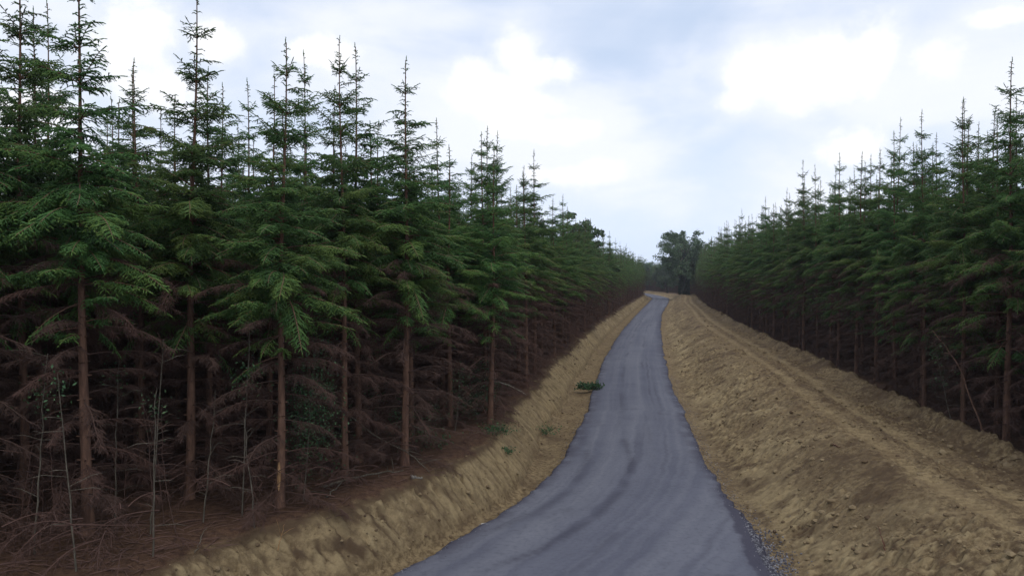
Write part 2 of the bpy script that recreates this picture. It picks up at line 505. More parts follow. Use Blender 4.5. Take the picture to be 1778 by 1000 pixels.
def height(x, y, fine=True):
    """height of the ground, and its soil / pale / damp values"""
    x, y = np.asarray(x, float), np.asarray(y, float)
    xl, xr = XL(y), XR(y)
    sl, sr = xl - x, x - xr
    le, fe = LEDGE(y), FEDGE(y)
    wig = (fb(y * 0.45, x * 0.0, 3, 3) - 0.5) * 0.55 + (vnoise(y * 2.3, x * 0, 8) - 0.5) * 0.18
    # left: verge, cut bank, forest floor
    foot = le - np.minimum(0.95, le * 0.62) + wig * 0.6 * np.clip(le - 0.6, 0.3, 1)
    top = le + wig
    tt = np.clip((sl - foot) / np.maximum(top - foot, 0.3), 0, 1)
    bank = tt ** 0.85
    zl = np.where(sl < foot, -0.05 - 0.10 * np.sin(np.clip(sl / np.maximum(foot, 0.2), 0, 1) * math.pi), 0) + bank * 1.02
    zl = np.where(sl > top, 1.02 + 0.10 * np.clip((sl - top) / 0.35, 0, 1) - 0.05 * np.clip((sl - top - 0.5), 0, 1)
                  + 0.15 * (fb(x * 0.35, y * 0.35, 21, 3) - 0.5), zl)
    # right: verge, long slope, tracked crest, berm, forest floor
    k2 = fe / 8.2
    s = sr / k2
    far = np.clip((y - 175) / 30, 0, 1)
    hgt = (1.32 + 0.28 * (fb(y * 0.12, y * 0 + 4.0, 31, 3) - 0.5)) * (1 - 0.75 * far)
    up = np.clip((s - 0.9 - wig * 0.5) / 3.2, 0, 1)
    up = up * up * (3 - 2 * up) * 0.45 + 0.55 * np.sin(up * math.pi / 2)
    zr = -0.05 - 0.09 * np.sin(np.clip(s / 0.9, 0, 1) * math.pi) + up * hgt
    zr = zr - 0.20 * np.clip((s - 4.6) / 2.4, 0, 1)
    berm = np.exp(-((s - 7.7 - wig) / 0.45) ** 2) * (0.16 + 0.30 * fb(y * 0.8, y * 0 + 1.0, 41, 3)) * (1 - far)
    zr = zr + berm - (0.25 * np.clip((s - 7.8 - wig) / 0.8, 0, 1)) * (1 - 0.6 * far)
    left, right = sl > 0, sr > 0
    z = np.where(left, zl, np.where(right, zr, -0.03))
    z = z + np.clip((y - 205) / 60, 0, 1) * 0.25 * 0
    soil_l = 1 - np.clip((sl - top + 0.06 + 0.25 * (vnoise(x * 5, y * 5, 5) - 0.5)) / 0.22, 0, 1)
    soil_r = 1 - np.clip((s - 8.0 - wig + 0.6 * (vnoise(x * 3, y * 3, 6) - 0.5)) / 0.5, 0, 1)
    soil_ = np.where(left, soil_l, np.where(right, soil_r, 1.0))
    pale = np.zeros_like(z)
    dark_soil_shade = np.zeros_like(z)  # brown soil patches plus painted shade in grooves and crevices
    if fine:
        onb = np.clip(np.minimum(tt, 1 - tt) * 6, 0, 1) * left
        # bucket teeth: grooves that run down the cut face, leaning
        u = y - sl * 0.12 + 0.10 * (fb(x * 1.2, y * 1.2, 50, 3) - 0.5)
        pid = np.floor(y / 1.15 + 0.5 * vnoise(y * 0.7, y * 0, 12)).astype(np.int64)
        skew = (hash2(pid, 2, 9) - 0.5) * 0.7
        ph = (u + skew * sl) * (3.6 + 1.8 * hash2(pid, 1, 5)) + hash2(pid, 0, 77) * 3
        cell = np.floor(ph)
        g = np.abs((ph - cell) - 0.5) * 2
        g = np.clip(1.25 - g * g * (0.7 + 0.9 * hash2(cell.astype(np.int64), pid, 3)), 0, 1)     # rounded ribs, narrow gaps
        grow = np.clip((y - 14) / 6, 0, 1)
        pat = np.clip(fb(x * 0.7, y * 0.7, 14, 3) * 3.2 - 0.9, 0.05, 1) * (0.25 + 0.75 * grow)
        z = z + onb * (g - 0.6) * 0.13 * pat
        f1, cid = worley(sl * 0.6 + 3 + 0.2 * y, y, 4.2, 7)
        f2, cid2 = worley(sl * 0.55 + 9 - 0.25 * y, y, 8.0, 8)
        crum = (1 - 0.6 * grow)
        z = z + onb * crum * ((cid - 0.5) * 0.16 + (cid2 - 0.5) * 0.08)
        pale = pale + onb * (np.clip(g - 0.3, 0, 1) * 0.6 * pat + 0.5 * np.clip(cid2 * 2.4 - 1.0, 0, 1) * crum + 0.15)
        dark_soil_shade = dark_soil_shade + onb * (np.clip(0.5 - g, 0, 1) * 1.5 * pat + crum * (np.clip(f1 - 0.5, 0, 1) * 2.2 + np.clip(f2 - 0.5, 0, 1) * 2.0) + 0.5 * np.clip(fb(x * 2, y * 2, 24, 4) * 4 - 2.3, 0, 1))  # groove gaps and clod cracks painted dark as shade, plus brown patches
        # torn lip under the litter
        lip = np.exp(-((sl - top + 0.02) / 0.10) ** 2) * left
        dark_soil_shade = np.clip(dark_soil_shade + lip * 0.9, 0, 1)
        z = z + lip * 0.10 * (fb(x * 4, y * 4, 61, 3) - 0.35)
        # right slope: lumps and clods; flat pale scrapes
        onr = right * np.clip((s - 0.3) / 0.5, 0, 1) * np.clip((8.4 - s) / 0.5, 0, 1)
        slope = np.clip((4.0 - s) / 0.8, 0, 1)
        rough = np.clip(fb(x * 0.5, y * 0.5, 71, 3) * 2.8 - 0.75, 0.15, 1)
        lump = fb(x * 2.6, y * 2.6, 81, 4) - 0.5
        lump2 = np.abs(fb(x * 6.5, y * 6.5, 91, 3) - 0.5)
        tr1 = np.exp(-((s - 4.55 + 0.25 * np.sin(y * 0.11)) / 0.28) ** 4)
        tr2 = np.exp(-((s - 5.75 + 0.25 * np.sin(y * 0.11)) / 0.28) ** 4)
        tr = np.clip(tr1 + tr2, 0, 1) * right
        f1, cid = worley(s * 1.15, y, 2.6, 17)
        f2, cid2 = worley(s, y * 1.1, 6.5, 18)
        f3, cid3 = worley(s, y, 13.0, 19)
        blk = np.clip(1.0 - f1, 0, 1) * (cid - 0.35)
        zlump = lump * 0.22 * rough + blk * 0.17 * rough + (cid2 - 0.5) * np.clip(1.15 - f2, 0, 1) * 0.12 * (0.3 + 0.7 * rough) + (cid3 - 0.5) * 0.035
        z = z + onr * (1 - 0.85 * tr) * zlump * np.clip((s - 0.2) / 0.9, 0.15, 1)
        pid_r = np.floor(y / 1.6 + 0.7 * vnoise(y * 0.6, s * 0.5, 112)).astype(np.int64)
        phr = (y + (hash2(pid_r, 5, 9) - 0.3) * 0.8 * s) * 4.4 + hash2(pid_r, 6, 77) * 3 + 0.25 * vnoise(x * 2, y * 2, 113)
        gr = np.abs((phr % 1.0) - 0.5) * 2
        patr = np.clip(fb(x * 0.55, y * 0.55, 114, 3) * 4.0 - 2.2, 0, 1) * slope
        z = z + onr * patr * (0.5 - gr ** 3) * 0.045
        dark_soil_shade = dark_soil_shade + onr * patr * np.clip(gr - 0.7, 0, 1) * 3.2  # shade painted into the gaps between the tooth ribs
        pale = pale + onr * patr * 0.25
        crev = np.clip(f2 - 0.46, 0, 1) * 2.6 * (0.3 + 0.7 * rough) + np.clip(f1 - 0.55, 0, 1) * 2.0 * rough
        dark_soil_shade = dark_soil_shade + onr * (1 - tr) * np.clip(crev, 0, 0.85)  # crevice shade between clods, put into the soil colour
        pale = pale + onr * (1 - tr) * 0.9 * np.clip(cid2 - 0.62, 0, 1) * 2.5 * rough * slope
        lug = np.abs(((y * 1.02 + 0.1 * vnoise(x * 3, y * 3, 15)) / 0.21) % 1.0 - 0.5) * 2
        z = z + tr * (-0.07 + 0.045 * np.clip(lug * 1.6 - 0.5, 0, 1) + 0.03 * lump)
        pale = pale + onr * tr * 0.6 * (0.25 + 0.35 * np.clip(lug * 1.6 - 0.5, 0, 1)) * np.clip(fb(x * 0.8, y * 0.8, 18, 3) * 2.4 - 0.5, 0.1, 1)
        scr = np.clip(fb(x * 0.8, y * 0.8, 19, 3) * 3.2 - 1.55, 0, 1) * np.clip((3.8 - s) / 0.8, 0, 1)
        pale = pale + onr * scr * 0.6
        dark_soil_shade = dark_soil_shade + onr * np.clip(fb(x * 1.6, y * 1.6, 23, 4) * 4.2 - 2.35, 0, 1) * (0.75 - 0.5 * tr) + right * np.clip(0.28 - np.abs(s - 5.15), 0, 1) * 1.2
        shelf = right * np.clip((s - 5.9) / 0.5, 0, 1)
        dark_soil_shade = dark_soil_shade + shelf * (1 - tr) * (0.12 + 0.40 * np.clip(fb(x * 0.7, y * 0.7, 63, 4) * 3 - 1.2, 0, 1))
        low_ = right * np.exp(-((s - 1.35 - wig) / 0.42) ** 2)
        pale = pale + low_ * np.clip(fb(x * 0.5, y * 0.5, 64, 3) * 3.2 - 1.1, 0, 1) * 0.7
        mid_ = right * np.clip((s - 1.6) / 0.8, 0, 1) * np.clip((4.3 - s) / 0.6, 0, 1)
        dark_soil_shade = dark_soil_shade + mid_ * np.clip(fb(x * 0.55, y * 0.4, 65, 4) * 4 - 1.9, 0, 1) * 0.5
        # verges
        ver = left * np.clip((foot - sl + 0.1) / 0.2, 0, 1) + right * np.clip((0.9 - s) / 0.3, 0, 1)
        z = z + ver * 0.05 * (fb(x * 5, y * 5, 33, 3) - 0.5)
        dark_soil_shade = dark_soil_shade + ver * np.clip(fb(x * 1.2, y * 1.2, 43, 3) * 3 - 1.5, 0, 1) * 0.5
        # litter floor
        fl = left * np.clip((sl - top) / 0.3, 0, 1)
        z = z + fl * 0.07 * (fb(x * 2.5, y * 2.5, 53, 4) - 0.5)
        far_floor = np.clip((y - 215) / 20, 0, 1)
        soil_ = np.where(left | right, soil_, 1)
    return z, np.clip(soil_, 0, 1), np.clip(pale, 0, 1), np.clip(dark_soil_shade, 0, 1)


def gz(x, y):
    return float(height(np.array([x]), np.array([y]), False)[0][0])


ys = [6.0]
while ys[-1] < 330:
    ys.append(ys[-1] + 0.0045 * ys[-1] + 0.006)
ys = np.array([-300, -80, -20, -5, 0, 2, 3.5, 5] + ys + [360, 420, 520, 640]) if isinstance(ys, list) else ys
out_l = np.concatenate([np.arange(0, 2.9, 0.036), 2.9 + np.cumsum(0.05 * 1.13 ** np.arange(52)), [330]])
out_r = np.concatenate([np.arange(0, 8.9, 0.062), 8.9 + np.cumsum(0.09 * 1.14 ** np.arange(44)), [330]])


def grid_mesh(name, Xg, Yg, Zg, attrs, mat):
    r, c = Xg.shape
    me = bpy.data.meshes.new(name)
    v = np.stack([Xg, Yg, Zg], -1).reshape(-1, 3).astype(np.float32)
    i = np.arange(r - 1)[:, None] * c
    j = np.arange(c - 1)[None]
    q = np.stack([i + j, i + j + 1, i + c + j + 1, i + c + j], -1).reshape(-1, 4)
    me.vertices.add(len(v))
    me.vertices.foreach_set('co', v.ravel())
    me.loops.add(q.size)
    me.loops.foreach_set('vertex_index', q.ravel().astype(np.int32))
    me.polygons.add(len(q))
    me.polygons.foreach_set('loop_start', (np.arange(len(q)) * 4).astype(np.int32))
    me.polygons.foreach_set('loop_total', np.full(len(q), 4, np.int32))
    me.polygons.foreach_set('use_smooth', np.full(len(q), True))
    for k_, a in attrs.items():
        at = me.attributes.new(k_, 'FLOAT', 'POINT')
        at.data.foreach_set('value', np.ascontiguousarray(a, dtype=np.float32).ravel())
    me.materials.append(mat)
    me.update(calc_edges=True)
    return me


ysf = [10.5]
while ysf[-1] < 60:
    ysf.append(ysf[-1] + max(0.022, 0.0019 * ysf[-1]))
ysf = np.concatenate([ys[ys < 10.4], ysf, ys[ys > ysf[-1] + 0.1]])


def ground_piece(name, s, side, label, rows=None):
    rows = ys if rows is None else rows
    Yg = np.repeat(rows[:, None], len(s), 1)
    Xg = (XL(rows)[:, None] - s[None]) if side < 0 else (XR(rows)[:, None] + s[None])
    if side < 0:
        Xg, Yg = Xg[:, ::-1], Yg[:, ::-1]
    z, so, pa, da = height(Xg, Yg)
    me = grid_mesh(name, Xg, Yg, z, {'soil': so, 'pale': pa, 'dark_soil_shade': da}, m_ground)
    link(name, me, kind='structure', label=label)


iL, iR = int(np.searchsorted(out_l, 2.75)), int(np.searchsorted(out_r, 8.6))
ground_piece('earth_bank', out_l[:iL + 1], -1, 'steep yellow clay bank scored by digger teeth along the left of the road', ysf)
ground_piece('forest_floor', out_l[iL:], -1, 'brown needle litter floor under the spruces left of the road')
ground_piece('spoil_bank', out_r[:iR + 1], 1, 'broad mound of yellow brown clay with tracked crest right of the road', ysf)
ground_piece('forest_floor', out_r[iR:], 1, 'dark needle litter floor under the spruces right of the mound')
tb = np.linspace(0, 1, 6)
Xg = XL(ys)[:, None] + (XR(ys) - XL(ys))[:, None] * tb[None]
Yg = np.repeat(ys[:, None], 6, 1)
link('road_bed', grid_mesh('road_bed', Xg, Yg, np.full_like(Xg, -0.03), {'soil': np.ones_like(Xg), 'pale': 0 * Xg, 'dark_soil_shade': 0 * Xg}, m_ground), kind='structure',
     label='clay bed that the asphalt road lies on')

# road sheet with a ragged rolled edge
yr = ys[(ys >= 0) & (ys <= 420)]
tv = np.concatenate([[0, 0.004, 0.012], np.linspace(0.025, 0.975, 110), [0.988, 0.996, 1.0]])
farf = np.clip(1 - (yr - 16) / 22, 0.0, 1)
rag_l = (fb(yr * 0.5, yr * 0, 101, 4) - 0.5) * 0.26 + (vnoise(yr * 4, yr * 0, 102) - 0.5) * 0.09 * np.clip(farf, .3, 1) + (vnoise(yr * 11, yr * 0, 103) - 0.5) * 0.07 * farf
rag_r = (fb(yr * 0.5, yr * 0, 111, 4) - 0.5) * 0.26 + (vnoise(yr * 4, yr * 0, 112) - 0.5) * 0.10 * np.clip(farf, .3, 1) + (vnoise(yr * 11, yr * 0, 113) - 0.5) * 0.07 * farf
band = 0.42 * np.clip((20 - yr) / 4, 0, 1)          # strip of loose chippings beside the near right edge
xl, xr = XL(yr) + rag_l, XR(yr) + rag_r + band * 0.6
wd = xr - xl
Xg = xl[:, None] + wd[:, None] * tv[None]
Yg = np.repeat(yr[:, None], len(tv), 1)
T = np.repeat(tv[None], len(yr), 0)
dl, dr = T * wd[:, None], (1 - T) * wd[:, None]
de = np.minimum(dl, dr)
zz = 0.05 * np.clip(de / 0.10, 0, 1) ** 0.5 - 0.07 * (de < 1e-4) + 0.05 * (1 - (2 * T - 1) ** 2) + 0.008 * (fb(Xg * 0.7, Yg * 0.25, 120, 3) - 0.5) + 0.006 * (vnoise(Xg * 18, Yg * 18, 121) - 0.5)
lat = T * wd[:, None]
stretch = lambda a, b, s_: fb(lat * a + 0 * Yg, Yg * b, s_, 3)
worn = 0.3 * np.clip(stretch(9.0, 0.05, 133) * 3 - 1.2, 0, 1) + np.clip(stretch(2.2, 0.06, 130) * 2.6 - 0.95, 0, 1) * 0.6 + 0.25 * np.clip(fb(Xg * 0.5, Yg * 0.3, 131, 3) * 3 - 1.4, 0, 1)
mark = np.clip(stretch(5.0, 0.09, 140) * 4.2 - 2.75, 0, 1) * 0.3
for tl, w_, s_ in ((0.36, 0.10, 1), (0.62, 0.09, 2), (0.70, 0.06, 3)):      # wheel lines down the lane
    cen = tl * wd[:, None] + 0.05 * (vnoise(Yg * 0.15, 0 * Yg, 150 + s_) - 0.5)
    mark = mark + np.exp(-((lat - cen) / w_) ** 2) * np.clip(fb(Yg * 0.35, lat * 1.5, 160 + s_, 3) * 3.4 - 1.5, 0, 1) * 0.45 * np.clip((Yg - 20) / 8, 0, 1)
# tyre marks of vehicles that swung in from the left junction: arcs through ground points
for pts, w_, a_ in (([(-1.6, 12.5), (0.6, 14.6), (1.9, 16.6), (2.9, 18.9), (3.5, 21.5), (3.7, 24.5)], 0.13, 0.85),
                    ([(-2.6, 13.8), (-0.8, 15.4), (0.6, 17.0), (1.6, 19.0), (2.2, 21.5), (2.45, 25)], 0.16, 0.6),
                    ([(0.1, 12.3), (1.3, 13.8), (2.2, 15.5)], 0.10, 0.45), ([(3.0, 13.2), (3.7, 13.35), (4.4, 13.2)], 0.10, 0.5)):
    P_ = np.array(pts)
    tt_ = np.linspace(0, 1, 60)
    ti = np.linspace(0, 1, len(P_))
    cx_, cy_ = np.interp(tt_, ti, P_[:, 0]), np.interp(tt_, ti, P_[:, 1])
    msk = (Yg[:, 0] > P_[:, 1].min() - 1) & (Yg[:, 0] < P_[:, 1].max() + 1)
    sub = np.full(Xg.shape, 9.0)
    D = np.sqrt((Xg[msk][..., None] - cx_) ** 2 + (Yg[msk][..., None] - cy_) ** 2)
    sub[msk] = D.min(-1)
    mark = mark + 0.75 * a_ * np.exp(-(sub / w_) ** 2) * np.clip(fb(Xg * 0.9, Yg * 0.9, 170, 3) * 3.4 - 0.75, 0.1, 1)
mark = mark + 0.45 * np.clip(1 - de / 0.16, 0, 1)
mark = mark + 0.3 * np.clip(fb(Xg * 1.0, Yg * 1.0, 180, 4) * 6 - 4.2, 0, 1)
loose = np.clip((band[:, None] * 1.1 - dr) / 0.06, 0, 1) * (0.75 + 0.25 * vnoise(Xg * 9, Yg * 9, 195))
loose = loose + np.clip(1 - (de - 0.05) / (0.22 + 0.5 * fb(Yg * 0.3, 0 * Yg + T * 3, 190, 3)), 0, 1) * np.clip(fb(Xg * 2.5, Yg * 2.5, 191, 3) * 2.4 - 0.4, 0, 1)
link('road', grid_mesh('road', Xg, Yg, zz, {'worn': np.clip(worn, 0, 1), 'mark': np.clip(mark, 0, 1), 'loose': np.clip(loose, 0, 1)}, m_road), kind='structure',
     label='narrow grey blue asphalt lane with dark tyre marks curving between the banks')


# ------------------------------------------------------------------ spruce prototypes
TREE_H = 10.0


def frame_of(d):
    a = nrm(np.cross(d, UP))
    return a


def live_branch(acc, base, azm, L, p0, p1, vigor, tone, dens=1.0, rmul=1.0, hang=0.5, bare=0.12):
    """one bough: woody axis, side shoots in a flat spray that hangs at its ends, twigs on these"""
    n = 9
    t = np.linspace(0, 1, n)
    pit = p0 + (p1 - p0) * t ** 0.8
    azs = azm + 0.10 * np.sin(t * 4 + rng.random() * 6) + 0.12 * (rng.random() - 0.5) * t
    stp = np.stack([np.cos(pit) * np.cos(azs), np.cos(pit) * np.sin(azs), np.sin(pit)], -1) * (L / (n - 1))
    P = base + np.concatenate([[[0, 0, 0]], np.cumsum(stp[:-1], 0)])
    tube(acc, P, 0.006 + 0.011 * L * 0.6 * (1 - t), 4, 0.25, 1)
    step = 0.060 / dens
    s_ = np.arange(max(bare * L, 0.06), L, step)
    s_ = np.concatenate([s_, s_ + step * 0.5])
    s_ = s_[s_ < L * 0.985]
    if len(s_) == 0:
        s_ = np.array([L * 0.5])
    sgn = np.where(np.arange(len(s_)) < (len(s_) + 1) // 2, 1.0, -1.0)
    u = s_ / L
    B = np.stack([np.interp(u, t, P[:, k_]) for k_ in range(3)], -1)
    Tn = nrm(np.stack([np.interp(u, t, np.gradient(P[:, k_])) for k_ in range(3)], -1))
    S = frame_of(Tn)
    ang = 0.85 + 0.25 * rng.random(len(s_))
    sl_ = np.minimum(0.30 * (L - s_) + 0.11, 0.42) * (0.65 + 0.6 * rng.random(len(s_))) * vigor
    d = nrm(Tn * np.cos(ang)[:, None] + S * (sgn * np.sin(ang))[:, None] + UP * (rng.normal(size=len(s_)) * 0.30)[:, None] - UP * (0.30 * hang))
    tn = tone + 0.16 * rng.normal(size=len(s_)) + 0.14 * u
    r0 = 0.0112 * rmul
    shoots(acc, B, d, sl_, 0.55 + hang * 0.7, r0, np.clip(tn, 0, 1), 0, 4)
    # the tip
    shoots(acc, P[-1:], nrm(stp[-1:]), 0.16 * vigor, 0.2, r0, min(1, tone + 0.3), 0, 5)
    # twigs on longer shoots, and hanging ones
    per = np.maximum((sl_ / (0.058 / dens)).astype(int), 0)
    per[sl_ < 0.14] = 0
    if per.sum():
        idx = np.repeat(np.arange(len(s_)), per)
        kth = np.concatenate([np.arange(p) for p in per if p]) if per.sum() else np.array([])
        f = (kth + 0.6 + 0.5 * rng.random(len(kth))) / (per[idx] + 0.6)
        d2 = nrm(d - UP * (0.55 + hang * 0.7))
        b2 = np.where((f < 0.55)[:, None], B[idx] + d[idx] * (sl_[idx] * f)[:, None],
                      B[idx] + d[idx] * (sl_[idx] * 0.55)[:, None] + d2[idx] * (sl_[idx] * np.clip(f - 0.55, 0, 0.45))[:, None])
        sg = np.where(kth % 2 == 0, 1.0, -1.0)
        S2 = frame_of(d[idx])
        dd = nrm(d[idx] * 0.75 + S2 * (sg * 0.7)[:, None] - UP * (0.25 * hang * (0.4 + rng.random(len(idx))))[:, None] + 0.12 * rng.normal(size=(len(idx), 3)))
        ll = np.clip((1.1 - f) * sl_[idx] * 0.6 + 0.05, 0.05, 0.24) * (0.7 + 0.6 * rng.random(len(idx)))
        shoots(acc, b2, dd, ll, 0.5 + hang * 0.6, r0 * 0.92, np.clip(tn[idx] + 0.12 * rng.normal(size=len(idx)) + 0.12 * f, 0, 1), 0, 3)


def whorls(seed):
    """heights of the yearly whorls below the tip of a 10 m tree"""
    gaps = [0.80, 0.76, 0.70, 0.64, 0.58, 0.54, 0.50, 0.48, 0.46, 0.44, 0.42, 0.44, 0.46]
    return np.cumsum([g * (0.85 + 0.3 * rng.random()) for g in gaps])


def stem_at(h):
    """lean of the stem at height h"""
    return np.array([0.02 * math.sin(h * 0.9), 0.02 * math.cos(h * 0.7), h])


def make_crown(dens=1.0, rmul=1.0, spread=1.0, thin=0.0, low=False):
    acc = Acc()
    ws = whorls(0)
    if not low:
        ws = ws[:11]
    # short shoots up the leader and between the upper whorls
    hh, dd, ll, dr_ = [], [], [], []
    prev = 0.0
    for k_, w in enumerate(ws[:7]):
        cnt = int((w - prev) / (0.055 if k_ < 3 else 0.05) * dens)
        for _ in range(cnt):
            h = TREE_H - prev - (w - prev) * rng.random() * 0.97
            a = rng.random() * 6.283
            pit = 0.35 + 0.3 * rng.random() - 0.08 * k_
            hh.append(stem_at(h))
            dd.append([math.cos(a) * math.cos(pit), math.sin(a) * math.cos(pit), math.sin(pit)])
            ll.append((0.07 + 0.055 * k_ + 0.10 * rng.random()) * (0.5 + 0.5 * min(1, (TREE_H - h) / 0.5)))
            dr_.append(0.7 + 0.5 * rng.random())
        prev = w
    shoots(acc, np.array(hh), np.array(dd), np.array(ll), np.array(dr_), 0.012 * rmul, 0.35 + 0.2 * rng.random(len(hh)), 0, 5)
    shoots(acc, np.array([[0, 0, TREE_H - 0.02]]), np.array([[0.03, 0, 1.0]]), 0.14, 0.0, 0.012 * rmul, 0.5, 0, 5)
    for k_, w in enumerate(ws):
        h = TREE_H - w
        nb = int(rng.integers(4, 6)) if k_ < 5 else int(rng.integers(4, 7)) if k_ < 7 else int(rng.integers(4, 7))
        Lk = (min(0.32 + 0.235 * k_, 0.98 + 0.075 * k_) if k_ < 8 else max(1.42 - (0.10 if low else 0.17) * (k_ - 7), 0.8)) * spread
        a0 = rng.random() * 6.283
        for b_ in range(nb):
            if rng.random() < thin and k_ > 2:
                continue
            L = Lk * (0.72 + 0.5 * rng.random())
            hj = 0.05 + (0.0 if k_ < 3 else 0.34) * rng.random()
            p0 = math.radians([50, 46, 40, 34, 26, 20, 16, 14, 12, 10, 8, 6, 4][k_]) + (0.16 if k_ < 5 else 0.26) * rng.normal()
            p1 = p0 - math.radians([16, 22, 28, 34, 38, 40, 40, 40, 40, 40, 40, 38, 36][k_])
            tone = 0.40 + (0.04 * k_ if k_ < 8 else 0.30 - 0.05 * (k_ - 7)) + 0.13 * rng.normal()
            vig = 1.0 if k_ < 8 else 0.85
            live_branch(acc, stem_at(h - hj), a0 + b_ * 6.283 / nb + 0.25 * rng.normal(), L, p0, p1, vig, tone,
                        dens * (0.85 if k_ < 4 else 1.0 if k_ < 9 else 0.8), rmul, 0.30 + 0.10 * k_, 0.10 if k_ < 4 else 0.12 + 0.025 * k_)
        # weaker boughs between whorls
        if 1 <= k_ <= 8:
            for b_ in range(int(rng.integers(8, 12) if k_ > 4 else rng.integers(4, 7) if k_ == 4 else rng.integers(1, 3))):
                h2 = h + rng.random() * 0.5
                live_branch(acc, stem_at(h2), rng.random() * 6.283, Lk * ((0.45 if k_ > 3 else 0.35) + 0.5 * rng.random()), math.radians(30 - 4 * k_) + 0.25 * rng.normal(), math.radians(-8 - 4 * k_), 0.85,
                            0.32 + 0.12 * rng.normal(), dens * 0.95, rmul, 0.3 + 0.08 * k_, 0.1)
    return acc


def make_trunk():
    acc = Acc()
    h = np.concatenate([[-0.25, 0.0, 0.12, 0.3], np.linspace(0.7, TREE_H, 34)])
    P = np.array([stem_at(v) for v in h])
    r = 0.009 + 0.082 * np.clip(1 - h / TREE_H, 0, 1) ** 1.25
    r[:4] *= np.array([1.55, 1.4, 1.2, 1.08])
    tube(acc, P, r, 9, 0.5, 0, 0.03)
    # branch collars
    for z in np.arange(0.6, 5.0, 0.34):
        z += 0.15 * rng.random()
        for b_ in range(4):
            a = rng.random() * 6.283
            rr = 0.010 + 0.088 * (1 - z / TREE_H) ** 1.2
            b0 = stem_at(z) + np.array([math.cos(a), math.sin(a), 0]) * rr * 0.8
            tube(acc, [b0, b0 + np.array([math.cos(a), math.sin(a), 0.15]) * 0.06], [0.016, 0.009], 4, 0.5, 0)
    return acc.mesh('trunk', [m_bark])


def dead_branch_into(acc, base, azm, L, p0, p1, dens=1.0):
    n = 8
    t = np.linspace(0, 1, n)
    pit = p0 + (p1 - p0) * t + 0.08 * np.sin(t * 7 + rng.random() * 6)
    azs = azm + 0.25 * (rng.random() - 0.5) * t + 0.06 * np.sin(t * 9 + rng.random() * 6)
    stp = np.stack([np.cos(pit) * np.cos(azs), np.cos(pit) * np.sin(azs), np.sin(pit)], -1) * (L / (n - 1))
    P = base + np.concatenate([[[0, 0, 0]], np.cumsum(stp[:-1], 0)])
    tone = 0.35 + 0.35 * rng.random()
    tube(acc, P, 0.0035 + 0.009 * (1 - t), 4, tone, 0)
    m = int(L * 20 * dens)
    u = np.sort(0.12 + 0.88 * rng.random(m))
    B = np.stack([np.interp(u, t, P[:, k_]) for k_ in range(3)], -1)
    Tn = nrm(np.stack([np.interp(u, t, np.gradient(P[:, k_])) for k_ in range(3)], -1))
    S = frame_of(Tn)
    sg = np.where(rng.random(m) < 0.5, 1.0, -1.0)
    d = nrm(Tn * 0.75 + S * (sg * (0.4 + 0.5 * rng.random(m)))[:, None] - UP * (0.15 + 0.6 * rng.random(m))[:, None])
    ll = (0.16 + 0.42 * (1 - u)) * (0.5 + 0.8 * rng.random(m))
    shoots(acc, B, d, ll, 0.5 + 0.6 * rng.random(m), 0.0036, tone + 0.25 * rng.random(m), 0, 0)
    per = 5
    idx = np.repeat(np.arange(m), per)
    f = rng.random(m * per) * 0.8 + 0.1
    b2 = B[idx] + d[idx] * (ll[idx] * f * 0.55)[:, None]
    dd = nrm(d[idx] * 0.6 + 0.55 * rng.normal(size=(m * per, 3)) - UP * 0.45)
    shoots(acc, b2, dd, 0.07 + 0.17 * rng.random(m * per), 0.6, 0.0026, np.clip(tone + 0.3 * rng.random(m * per), 0, 1), 0, 0)


def make_dead(nw=13, dens=0.8, top=5.0):
    acc = Acc()
    for z in np.linspace(0.35, top, nw):   # tiers of dead branches
        nb = int(rng.integers(3, 6))
        a0 = rng.random() * 6.283
        for b_ in range(nb):
            L = (0.9 + 1.0 * rng.random()) * (0.65 + 0.35 * min(1, z / 1.5))
            p0 = math.radians(12 - 14 * rng.random() + (6 if z > 2 else 0))
            dead_branch_into(acc, stem_at(z + 0.15 * rng.normal() * 0.5), a0 + b_ * 6.283 / nb + 0.3 * rng.normal(), L, p0, p0 - math.radians(28 + 30 * rng.random()), dens)
    return acc


N_PROTO = 7
crowns = [make_crown(1.0, 1.0, 0.92 + 0.2 * rng.random(), 0.08, k_ >= 4).mesh('crown', [m_needle, m_bark]) for k_ in range(N_PROTO)]
trunks = [make_trunk() for _ in range(4)]
deads = [make_dead().mesh('dead_branches', [m_twig]) for _ in range(4)]
# single dead branches, used one by one on the nearest trees
dead_one = []
for _ in range(8):
    a_ = Acc()
    dead_branch_into(a_, np.zeros(3), 0.0, 1.5, math.radians(8), math.radians(-38), 1.6)
    dead_one.append(a_.mesh('dead_branch', [m_twig]))
# single live boughs that hang out brighter than the rest
bough_one = []
for k_ in range(4):
    a_ = Acc()
    live_branch(a_, np.zeros(3), 0.0, 1.45, math.radians(14), math.radians(-36), 1.1, 0.62, 1.25, 1.0, 0.9, 0.12)
    bough_one.append(a_.mesh('bough', [m_needle, m_bark]))
bough_dull = []
for k_ in range(3):
    a_ = Acc()
    live_branch(a_, np.zeros(3), 0.0, 1.35, math.radians(14), math.radians(-42), 1.0, 0.36, 1.0, 0.95, 1.0, 0.25)
    bough_dull.append(a_.mesh('bough', [m_needle, m_bark]))


